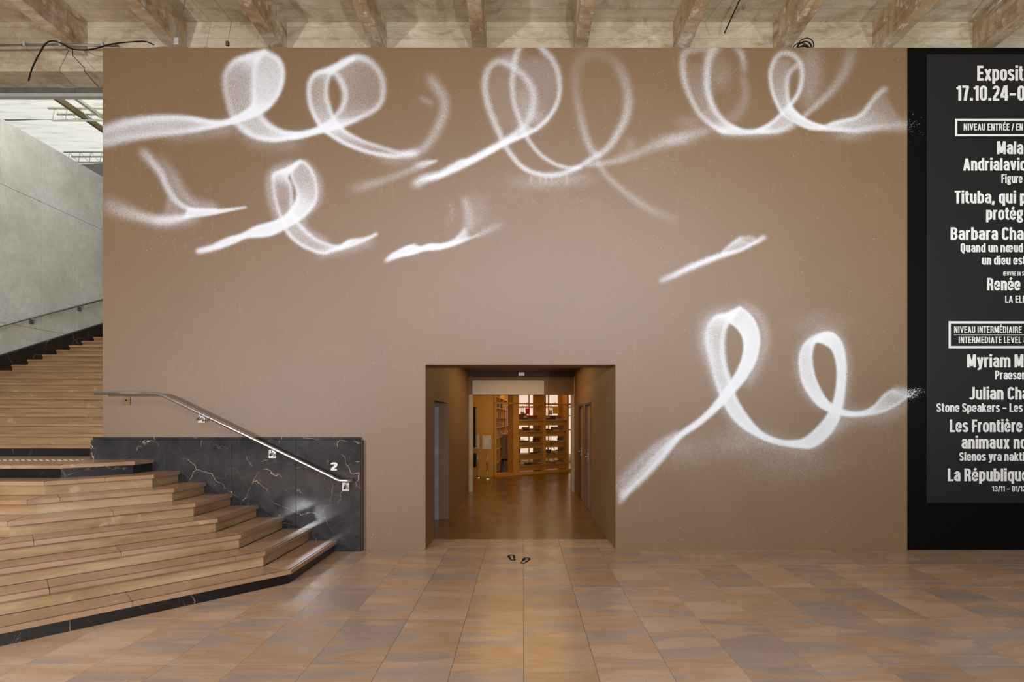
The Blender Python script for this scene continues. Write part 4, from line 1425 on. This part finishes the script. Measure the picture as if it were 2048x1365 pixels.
for nm, y0, y1, lab, hz in (('door_2', 9.4, 10.3, 'nearer flush brown door in the right passage wall with a red notice', 1.02), ('door_3', 10.55, 11.5, 'farther flush brown door in the right passage wall', 1.05)):
    d = thing(nm, lab, None, (DXR + .05, (y0 + y1) / 2, 0), kind='structure')
    pb('door_leaf_or_dark', DXR + .035, DXR + .075, y0 + .04, y1 - .04, .01, 2.03, M_door, d)
    pb('door_frame', DXR - .012, DXR + .08, y0 + .001, y0 + .035, 0, 2.075, M_brown_edge, d)
    pb('door_frame', DXR - .012, DXR + .08, y1 - .035, y1 - .001, 0, 2.075, M_brown_edge, d)
    pb('door_frame', DXR - .012, DXR + .08, y0 + .036, y1 - .036, 2.035, 2.075, M_brown_edge, d)
    h = tb('door_handle', [(-.02, (y1 - y0) / 2 - .12, hz), (-.06, (y1 - y0) / 2 - .12, hz), (-.06, (y1 - y0) / 2 - .24, hz)], .01, M_steel, d)
    pb('keyhole_plate', DXR + .028, DXR + .036, y1 - .16, y1 - .10, hz - .09, hz + .09, M_steel, d)
    if nm == 'door_2':
        pb('notice', DXR + .030, DXR + .0345, y0 + .10, y0 + .22, 1.72, 1.93, simple('red_notice', (170, 40, 30), .5), d)
cp = bx('ceiling_passage', (DXL - .28, DXR + .2, WB + .001, PB, PC, PC + .1), M_pass)
tag(cp, 'brown ceiling of the passage', kind='structure')
fp = bx('floor_passage', (-6.0, 8.0, 7.556, 24.0, -.3, -.001), NT('polished_brown_concrete', .2).m)
tag(fp, 'polished brown concrete floor of the passage and shop', kind='structure')
t = NT('polished_concrete', .22, 0, .5)
v = t.coords()
f1 = t.noise(v, 2.2, 6, .6, .6)
t.color(t.ramp(f1, ((.3, lin(98, 68, 34)), (.7, lin(126, 92, 50)))))
t.link(t.ramp(t.noise(v, 1.5, 3), ((.3, (.2, .2, .2, 1)), (.7, (.3, .3, .3, 1)))), t.b.inputs['Roughness'])
t.bump(f1, .02, .004)
fp.data.materials[0] = t.m
# header and jambs at the end of the passage
hd = thing('trim_1', 'bulkhead and pale jambs framing the end of the passage', None, (0, PB, 0), kind='structure')
XA, XB = (938 - VX) * PB / F, (1149 - VX) * PB / F
z754 = EYE + (VY - 754) * PB / F
z790 = EYE + (VY - 790) * (PB + .05) / F
pb('lintel', DXL, DXR, PB, PB + .12, z754, PC + .02, simple('dark_lintel', (70, 52, 32), .6), hd)
pb('bulkhead', DXL, DXR, PB + .05, PB + .2, z790, z754 - .001, M_brown, hd)
pb('jamb', DXL - .02, (945 - VX) * PB / F, PB, PB + .2, 0, z790 - .001, M_jamb, hd)
pb('jamb', (1143 - VX) * PB / F, DXR + .02, PB, PB + .2, 0, z790 - .001, M_jamb, hd)
ex = bx('exit_sensor', (-.07, .07, -.04, 0, -.05, .03), M_steel_plate, thing('motion_sensor', 'small grey sensor box on the dark lintel at the passage end', 'sensor', W(1043, 748, PB)))
bp = thing('blank_panel', 'blank pale grey panel on the bulkhead at the end of the passage', 'panel', W(945, 790, PB + .045))
w1 = W(1088, 762, PB + .045) - W(945, 790, PB + .045)
bx('board', (0, w1.x, -.012, 0, 0.002, w1.z), simple('pale_panel', (205, 198, 186), .6, var=.02), bp)

# ------------------------------------------------------------------ bookshop
M_ply = simple('orange_plywood', (206, 152, 70), .5, var=.12, scale=1.5)
M_plyd = simple('shop_partition_paint', (198, 146, 62), .6, var=.05)
M_shopw = simple('shop_white_wall', (226, 216, 196), .7)
ws = bx('wall_shop_left', (-1.62, -1.47, PB + .2, 15.8, 0, 3.3), M_plyd)
tag(ws, 'ochre side wall at the shop entrance', kind='structure')
ws = bx('wall_shop_partition', (-4.0, -.90, 15.8, 15.95, 0, 3.3), M_plyd)
tag(ws, 'ochre partition wall left of the bookshelves', kind='structure')
ws = bx('wall_shop_right', (2.9, 3.05, PB + .2, 22.0, 0, 3.3), M_shopw)
tag(ws, 'right wall of the shop', kind='structure')
ws = bx('wall_shop_side', (-4.15, -4.0, 15.8, 22.0, 0, 3.3), M_shopw)
tag(ws, 'left wall of the shop interior', kind='structure')
ws = bx('ceiling_shop', (-4.15, 3.05, PB + .2, 22.2, 3.3, 3.4), M_plyd)
tag(ws, 'ceiling of the shop', kind='structure')
ws = bx('wall_shop_back', (-4.15, 3.05, 22.0, 22.2, 0, 3.3), M_shopw)
tag(ws, 'bright back wall of the shop', kind='structure')
win = thing('window_1', 'bright white window wall with yellow mullions at the back of the shop', None, (0, 21.8, 0), kind='structure')
M_glow = simple('window_and_wall_glow', (238, 226, 214), .6, var=.02, emit=((238, 224, 214), .75))  # glow for the windows and, lower down, for the room-lit white wall
M_yel = simple('yellow_mullion', (226, 168, 50), .5)
for i in range(6):
    xa = -2.2 + i * .82
    bx('pane', (xa + .03, xa + .79, 0, .02, .3, 3.1), M_glow, win)
    bx('mullion', (xa - .035, xa + .025, -.06, .03, 0, 3.2), M_yel, win)
bx('mullion', (-2.2, 2.8, -.05, -.01, 2.25, 2.32), M_yel, win)
bx('mullion', (-2.2, 2.8, -.05, -.01, 1.30, 1.36), M_yel, win)

ang = math.atan2(1.7, 2.452)
shelf = thing('bookshelf', 'tall open plywood bookshelf seen through the passage', 'bookshelf', (-.857, 15.8, 0), ang)


def sb(name, s0, s1, d0, d1, z0, z1, m=M_ply, bev=0):
    return bx(name, (s0, s1, d0, d1, z0, z1), m, shelf, bev)


sb('plinth', -.02, 3.6, -.02, .34, 0, .08)
ZS = (1.75, 1.39, 1.02, .65, .30)
for s0, s1 in ((-.02, .06), (.679, .889), (1.86, 1.96), (2.85, 2.93), (3.3, 3.55)):
    sb('upright', s0, s1, 0, .34, .08, 3.0)
for s0, s1 in ((1.675, 1.86), (2.72, 2.85)):
    sb('back_panel', s0, s1, .30, .34, .08, 3.0)
sb('top_rail', -.02, 3.6, .0, .05, 2.24, 2.285)
bays = ((.889, 1.86), (1.96, 2.85))
for b0, b1 in bays:
    for z in ZS:
        sb('shelf', b0, b1, .0, .30, z - .02, z)
        sb('back_board', b0, b1, .10, .12, z - .19, z - .021)
# items on the shelves
cols = [((60, 46, 36), 'dark'), ((150, 40, 30), 'red'), ((120, 104, 80), 'olive'), ((190, 168, 140), 'cream'), ((92, 70, 50), 'brown'), ((170, 120, 60), 'tan'), ((70, 74, 70), 'slate'), ((196, 184, 170), 'pale')]
MC = [(simple(n + '_cover', c, .5), n) for c, n in cols]
ca, sa = math.cos(ang), math.sin(ang)


def shelf_world(s_, d, z):
    return (-.857 + ca * s_ - sa * d, 15.8 + sa * s_ + ca * d, z)


ORD = ['', 'first', 'second', 'third', 'fourth', 'fifth', 'sixth', 'seventh', 'eighth', 'ninth', 'tenth', 'eleventh', 'twelfth', 'thirteenth', 'fourteenth', 'fifteenth', 'sixteenth', 'seventeenth', 'eighteenth', 'nineteenth', 'twentieth', 'twenty-first', 'twenty-second', 'twenty-third', 'twenty-fourth', 'twenty-fifth', 'twenty-sixth', 'twenty-seventh']
rows = ['top', 'second', 'third', 'fourth', 'lowest']
for bi, (b0, b1) in enumerate(bays):
    for zi, z in enumerate(ZS):
        s_ = b0 + .02
        pile = 0
        while s_ < b1 - .18:
            w_ = random.uniform(.12, .24)
            if s_ + w_ > b1 - .01:
                break
            m_, cn = random.choice(MC[:5] if zi == 0 else MC)
            n_ = random.choice((1, 2, 2, 3))
            h0 = 0
            pile += 1
            for q in range(n_):
                hh = random.uniform(.022, .05) if zi else random.uniform(.04, .08)
                m_, cn = random.choice(MC[:5] if zi == 0 else MC)
                o = bpy.data.objects.new('book', None)
                bm = bmesh.new()
                box(bm, -w_ / 2 + q * .004, w_ / 2 - q * .006, -.08, .08, 0, hh - .001, .002)
                me_ = bpy.data.meshes.new('book')
                bm.to_mesh(me_)
                bm.free()
                me_.materials.append(m_)
                o = bpy.data.objects.new('book', me_)
                COL.objects.link(o)
                o.location = shelf_world(s_ + w_ / 2, .12 - .02, z + .0005 + h0)
                o.rotation_euler = (0, 0, ang)
                posn = '' if n_ == 1 else (('lower', 'upper')[q] if n_ == 2 else ('bottom', 'middle', 'top')[q]) + ' '
                tag(o, '%s book, %sin the %s pile from the left, %s shelf, %s bay' % (cn, posn, ORD[pile], rows[zi], ('left', 'right')[bi]), 'book', 'books on the %s shelf, %s bay' % (rows[zi], ('left', 'right')[bi]))
                h0 += hh
            s_ += w_ + random.choice((.01, .02, .05))


# tote bags hanging above
def tote(px, py, w_, h_, col, label, Y):
    c = W(px, py, Y)
    t_ = thing('tote_bag', label, 'bag', c)
    m_ = simple('bag_cloth_%d' % px, col, .7)
    bm = bmesh.new()
    vs = []
    n = 6
    for s_ in (-1, 1):
        grid = []
        for j in range(n + 1):
            for i in range(n + 1):
                u, v_ = i / n, j / n
                bul = .035 * math.sin(math.pi * u) * (1 - v_ * .7)
                grid.append(bm.verts.new(((u - .5) * w_ * (1 - .05 * math.sin(v_ * 5)), s_ * (bul + .004), v_ * h_)))
        for j in range(n):
            for i in range(n):
                q = j * (n + 1) + i
                bm.faces.new((grid[q], grid[q + 1], grid[q + n + 2], grid[q + n + 1]))
    obj('bag_body', bm, m_, t_, True)
    for s_ in (-1, 1):
        pts = [(-w_ * .22, s_ * .008, h_ - .03)] + [(x_, s_ * .008, z_) for x_, z_ in ((-w_ * .2, h_ + .1), (-w_ * .08, h_ + .19), (w_ * .08, h_ + .19), (w_ * .2, h_ + .1))] + [(w_ * .22, s_ * .008, h_ - .03)]
        tb('handle', crom(pts, 4), .007, m_, t_, 6)
    return t_


YT = 17.6
tote(1055.3, 829, .15, .20, (190, 30, 36), 'small red cloth tote bag hanging above the left shelves', YT)
tote(1110.5, 828, .17, .20, (214, 176, 30), 'yellow cloth tote bag hanging above the right shelves', YT)
tote(1101.5, 830, .11, .16, (200, 160, 130), 'small beige cloth bag beside the yellow tote', YT)
tote(1045, 830, .13, .10, (190, 140, 80), 'low tan cloth bag left of the red tote', YT)
mo = thing('hanging_rail', 'horizontal yellow rail carrying the cloth tote bags', 'rail', W(1040, 809, YT))
bx('rail', (-.4, 2.0, -.012, .012, .0, .03), M_yel, mo)
mo = bx('ledge', (-.2, 2.2, .0, .25, -.03, -.003), M_ply, thing('display_ledge', 'plywood ledge behind the shelves under the tote bags', 'shelf', W(1040, 831, YT + .1)))

# receding side bookcase
SBA = math.radians(-3.2)
sc_ = thing('side_bookcase', 'receding bookcase full of pale books on the left inside the shop', 'bookcase', (-.86, 16.1, 0), SBA)
SZ = (.35, .8, 1.16, 1.50, 1.82, 2.14, 2.5)
for i, z in enumerate(SZ):
    bx('shelf', (-.32, 0, 0, 4.2, z - .02, z), M_ply, sc_)
for y in (0, 1.4, 2.8, 4.2):
    bx('upright', (-.32, 0.005, y - .02, y + .02, 0, 2.9), M_ply, sc_)
bx('back_panel', (-.345, -.321, -.02, 4.22, 0, 2.9), M_ply, sc_)
for z, nm in ((1.50, 'middle'), (1.82, 'upper'), (2.14, 'top'), (1.16, 'lower')):
    cnt = 0
    for i in range(26):
        y = .1 + i * .15
        if random.random() < .2 or min(abs(y - q) for q in (0, 1.4, 2.8, 4.2)) < .06:
            continue
        cnt += 1
        hh = random.uniform(.16, .24)
        m_, cn_ = random.choice([MC[3], MC[7], MC[3], MC[7], MC[0], MC[1], MC[6]])
        o = bx('book', (-.08, .08, -.032, .032, 0, hh), m_)
        o.location = (-.86 + math.cos(SBA) * -.12 - math.sin(SBA) * y, 16.1 + math.sin(SBA) * -.12 + math.cos(SBA) * y, z + .001)
        o.rotation_euler = (0, 0, SBA)
        tag(o, '%s upright book, %s from the near end, %s shelf of the side bookcase' % (cn_, ORD[cnt], nm), 'book', 'books on the %s shelf of the side bookcase' % nm)

# narrow rack seen between
rk = thing('narrow_rack', 'narrow rack with an orange box between bookcase and shelf post', 'rack', W(1016, 842, 19.0) * 1.0)
rk.location.z = 0
for z in (.9, 1.15, 1.38, 1.6, 1.82, 2.05):
    bx('shelf', (-.08, .3, 0, .25, z - .015, z), M_ply, rk)
bx('upright', (-.1, -.081, 0, .25, 0, 2.3), M_ply, rk)
bx('upright', (.301, .32, 0, .25, 0, 2.3), M_ply, rk)
ob = bx('storage_box', (-.08, .08, -.08, .08, 0, .13), simple('orange_box', (222, 110, 30), .5))
ob.location = (rk.location.x + .08, 19.12, 1.602)
tag(ob, 'bright orange box on the narrow rack', 'box')
for z, nm in ((1.38, 'third'), (1.15, 'fourth'), (.9, 'lowest')):
    for i in range(3):
        o = bx('book', (-.045, .045, -.08, .08, 0, .14), MC[(i * 3 + int(z * 10)) % 8][0])
        o.location = (rk.location.x - .02 + i * .1, 19.12, z + .001)
        tag(o, '%s of three books on the %s shelf of the narrow rack' % (('left', 'middle', 'right')[i], nm), 'book', 'books on the %s shelf of the narrow rack' % nm)

# counter, stool and lamp table inside
cn = thing('counter', 'pale panelled counter inside the shop left of the shelf post', 'counter', (-.37, 18.0, 0))
bx('front_panel', (-.36, .28, 0, .03, .05, 1.22), simple('pale_counter', (150, 126, 90), .5), cn)
bx('worktop', (-.38, .34, -.03, .5, 1.221, 1.25), M_ply, cn)
bx('side_panel', (.25, .28, .031, .45, .05, 1.22), M_ply, cn)
bx('paper', (.0, .2, -.012, 0, .32, .68), M_white, cn)
st_ = thing('stool', 'low grey stool before the pale counter', 'stool', (-.58, 17.2, 0))
bm = bmesh.new()
bmesh.ops.create_cone(bm, cap_ends=True, segments=20, radius1=.2, radius2=.13, depth=.2, matrix=Matrix.Translation((0, 0, .1)))
obj('base', bm, simple('grey_plastic', (120, 110, 98), .5), st_)
for s_ in (-1, 1):
    tb('post', [(s_ * .09, 0, .2), (s_ * .09, 0, .4)], .012, M_black, st_)
bm = bmesh.new()
bmesh.ops.create_cone(bm, cap_ends=True, segments=20, radius1=.15, radius2=.15, depth=.03, matrix=Matrix.Translation((0, 0, .415)))
obj('seat', bm, M_black, st_)
tbk = thing('trestle_table', 'black wire trestle seen behind the right shelf bay', 'table', (1.05, 19.5, 0))
for s_ in (-1, 1):
    for q in (-1, 1):
        tb('leg', [(s_ * .05, 0, .85), (s_ * .1 + q * .28, q * .2, 0.0)], .012, M_black, tbk, 6)
tb('post', [(0, 0, .3), (0, 0, 1.35)], .015, M_black, tbk)
bx('tabletop', (-.4, .4, -.25, .25, .852, .875), M_white, tbk)

# screen, sign stands, dark bag at the entrance
tv = thing('wall_screen', 'black flat screen on the ochre side wall at the shop entrance', 'screen', (-1.25, 12.95, 1.56))
bx('housing', (-.04, .075, -.2, .3, -.5, .5), M_black, tv, .01)
bx('display', (.0755, .079, -.18, .28, -.47, .47), simple('dark_glass', (14, 14, 16), .1), tv)
bx('mount_arm', (-.218, -.051, -.03, .03, -.06, .06), M_black, tv)
bg = thing('dark_bag', 'dark cloth bag hanging on the side wall under the screen', 'bag', (-1.23, 12.9, .62))
bm = bmesh.new()
prism_x(bm, [(-.12, .29), (.12, .29), (.10, .1), (.03, -.06), (-.05, -.06), (-.11, .1)], -.06, .06)
bmesh.ops.bevel(bm, geom=list(bm.edges), offset=.015, segments=2, affect='EDGES')
obj('bag_body', bm, M_black, bg)
bx('hook', (-.238, -.0, -.01, .01, .28, .30), M_steel, bg)


def sign(x, y, w_, label):
    t_ = thing('sign_stand', label, 'sign stand', (x, y, 0))
    bm = bmesh.new()
    bmesh.ops.create_cone(bm, cap_ends=True, segments=24, radius1=.15, radius2=.14, depth=.015, matrix=Matrix.Translation((0, 0, .008)))
    obj('base', bm, M_steel, t_)
    tb('pole', [(0, 0, .015), (0, 0, 1.1)], .013, M_steel, t_)
    bx('sign_board', (-w_ / 2, w_ / 2, -.03, -.015, .88, 1.29), simple('pale_sign', (196, 186, 166), .5), t_)
    bx('paper_insert', (-w_ / 2 + .05, w_ / 2 - .05, -.033, -.0305, .93, 1.24), simple('paper', (206, 196, 176), .5), t_)


sign(-1.075, 15.35, .27, 'sign stand with a pale board before the ochre partition, right one')
sign(-1.375, 15.6, .13, 'sign stand with a pale board half hidden behind the wall screen')

# shop lights and an added passage fill
lamp('AREA', 'shop_lamp', (.5, 18.5, 3.2), 50, (1.0, .76, .40), 3.0, (.5, 18.5, 0), 2.5)
lamp('AREA', 'entrance_lamp', (.1, 14.2, 3.2), 28, (1.0, .68, .26), 1.6, (.1, 14.2, 0), 1.2)
lamp('AREA', 'passage_warm_fill', (0, 10.6, 2.88), 36, (1.0, .58, .20), 1.8, (0, 10.6, 0), 2.6)  # warm fill added to tint the passage; its ceiling has no lamp

# ------------------------------------------------------------------ odds and ends under the ceiling
cd = thing('conduit', 'grey cable conduit running along the beam above the left end of the wall', 'conduit', W(120, 90, 7.41))
c0 = W(120, 90, 7.41)


def rel(pts, org):
    return [Vector(p) - org for p in pts]


bm = bmesh.new()
tube(bm, rel([W(-60, 91.5, 7.41), W(120, 89.5, 7.41), W(236, 91.5, 7.41)], c0), .016, 8)
obj('tube', bm, M_galv, cd, True)
for px in (50, 122, 205):
    q = W(px, 90, 7.41) - c0
    bx('clip', (q.x - .015, q.x + .015, q.y - .02, q.y + .02, q.z - .022, q.z + .045), M_galv_l, cd)
cb = thing('loose_cable', 'black cable looped over the conduit with a hanging end', 'cable', W(120, 88, 7.3))
pts = [W(57, 162, 7.3), W(65, 135, 7.3), W(80, 105, 7.3), W(93, 86, 7.3), W(108, 82, 7.3), W(125, 88, 7.3), W(145, 98, 7.3), W(172, 100, 7.3), W(195, 96, 7.3), W(225, 88, 7.33), W(262, 84, 7.33), W(290, 83, 7.36), W(308, 90, 7.4)]
bm = bmesh.new()
tube(bm, [Vector(p) for p in crom([tuple(p - W(120, 88, 7.3)) for p in pts], 5)], .009, 6)
obj('cable', bm, M_black, cb, True)
wr = thing('thin_wire', 'thin wire hanging from the conduit across the beam at far left', 'wire', W(145, 105, 7.5))
bm = bmesh.new()
tube(bm, rel([W(145, 96, 7.5), W(146, 112, 7.5), W(168, 135, 7.5), W(170, 144, 7.5), W(198, 175, 7.5)], W(145, 105, 7.5)), .005, 5)
obj('wire', bm, M_black, wr)

co = thing('cable_coil', 'coil of black and grey cables lying on top of the brown wall', 'cable coil', W(1600, 92, 7.1))
c0 = W(1600, 92, 7.1)
c0.z = WT + .01
co.location = c0
M_gcab = simple('grey_cable', (120, 116, 106), .5)
for i in range(9):
    rad = random.uniform(.07, .12)
    cx0 = random.uniform(-.05, .06) + (0.06 if i % 3 == 0 else 0)
    tilt = random.uniform(-.5, .5)
    cyo = random.uniform(-.05, .05)
    pts = []
    for k in range(25):
        a_ = 2 * math.pi * k / 24
        pts.append((cx0 + rad * math.cos(a_), cyo + rad * math.sin(a_) * math.sin(tilt), rad * .9 + rad * .85 * math.sin(a_) * math.cos(tilt)))
    bm = bmesh.new()
    tube(bm, pts, .007, 5)
    obj('cable_loop', bm, M_gcab if i % 3 == 0 else M_black, co, True)


def hang(px0, py0, px1, py1, Y0, Y1, r_, m_, label, extra=None, name='hanging_wire', cat='wire'):
    a_, b_ = W(px0, py0, Y0), W(px1, py1, Y1)
    t_ = thing(name, label, cat, b_)
    bm = bmesh.new()
    pl = [a_ - b_] + ([extra - b_] if extra is not None else []) + [Vector((0, 0, 0))]
    tube(bm, pl, r_, 6)
    obj('wire', bm, m_, t_, True)
    return t_


t_ = hang(372, -8, 354, 84, 7.2, 7.2, .004, M_galv, 'thin steel wire with a small bracket above the wall, left of the two')
bx('bracket', (-.03, .03, -.02, .02, -.05, .05), M_galv_l, t_)
t_ = hang(423, -8, 455, 86, 7.2, 7.2, .003, M_galv, 'thin bent wire with a small brown box above the wall', W(463, 42, 7.2))
bx('bracket', (-.02, .02, -.015, .015, -.04, .02), M_brown_edge, t_)
t_ = hang(1483, -8, 1449, 66, 7.0, 7.45, .010, M_black, 'short black rod hanging from the concrete ceiling', None, 'hanging_rod', 'rod')
bx('collar', (.0 + .16, .20, -.24, -.2, .17, .22), M_steel, t_)
t_ = hang(2020, -20, 1980, 24, 6.9, 7.3, .014, M_white, 'white tube running beside the rightmost visible joist', None, 'wall_tube', 'tube')
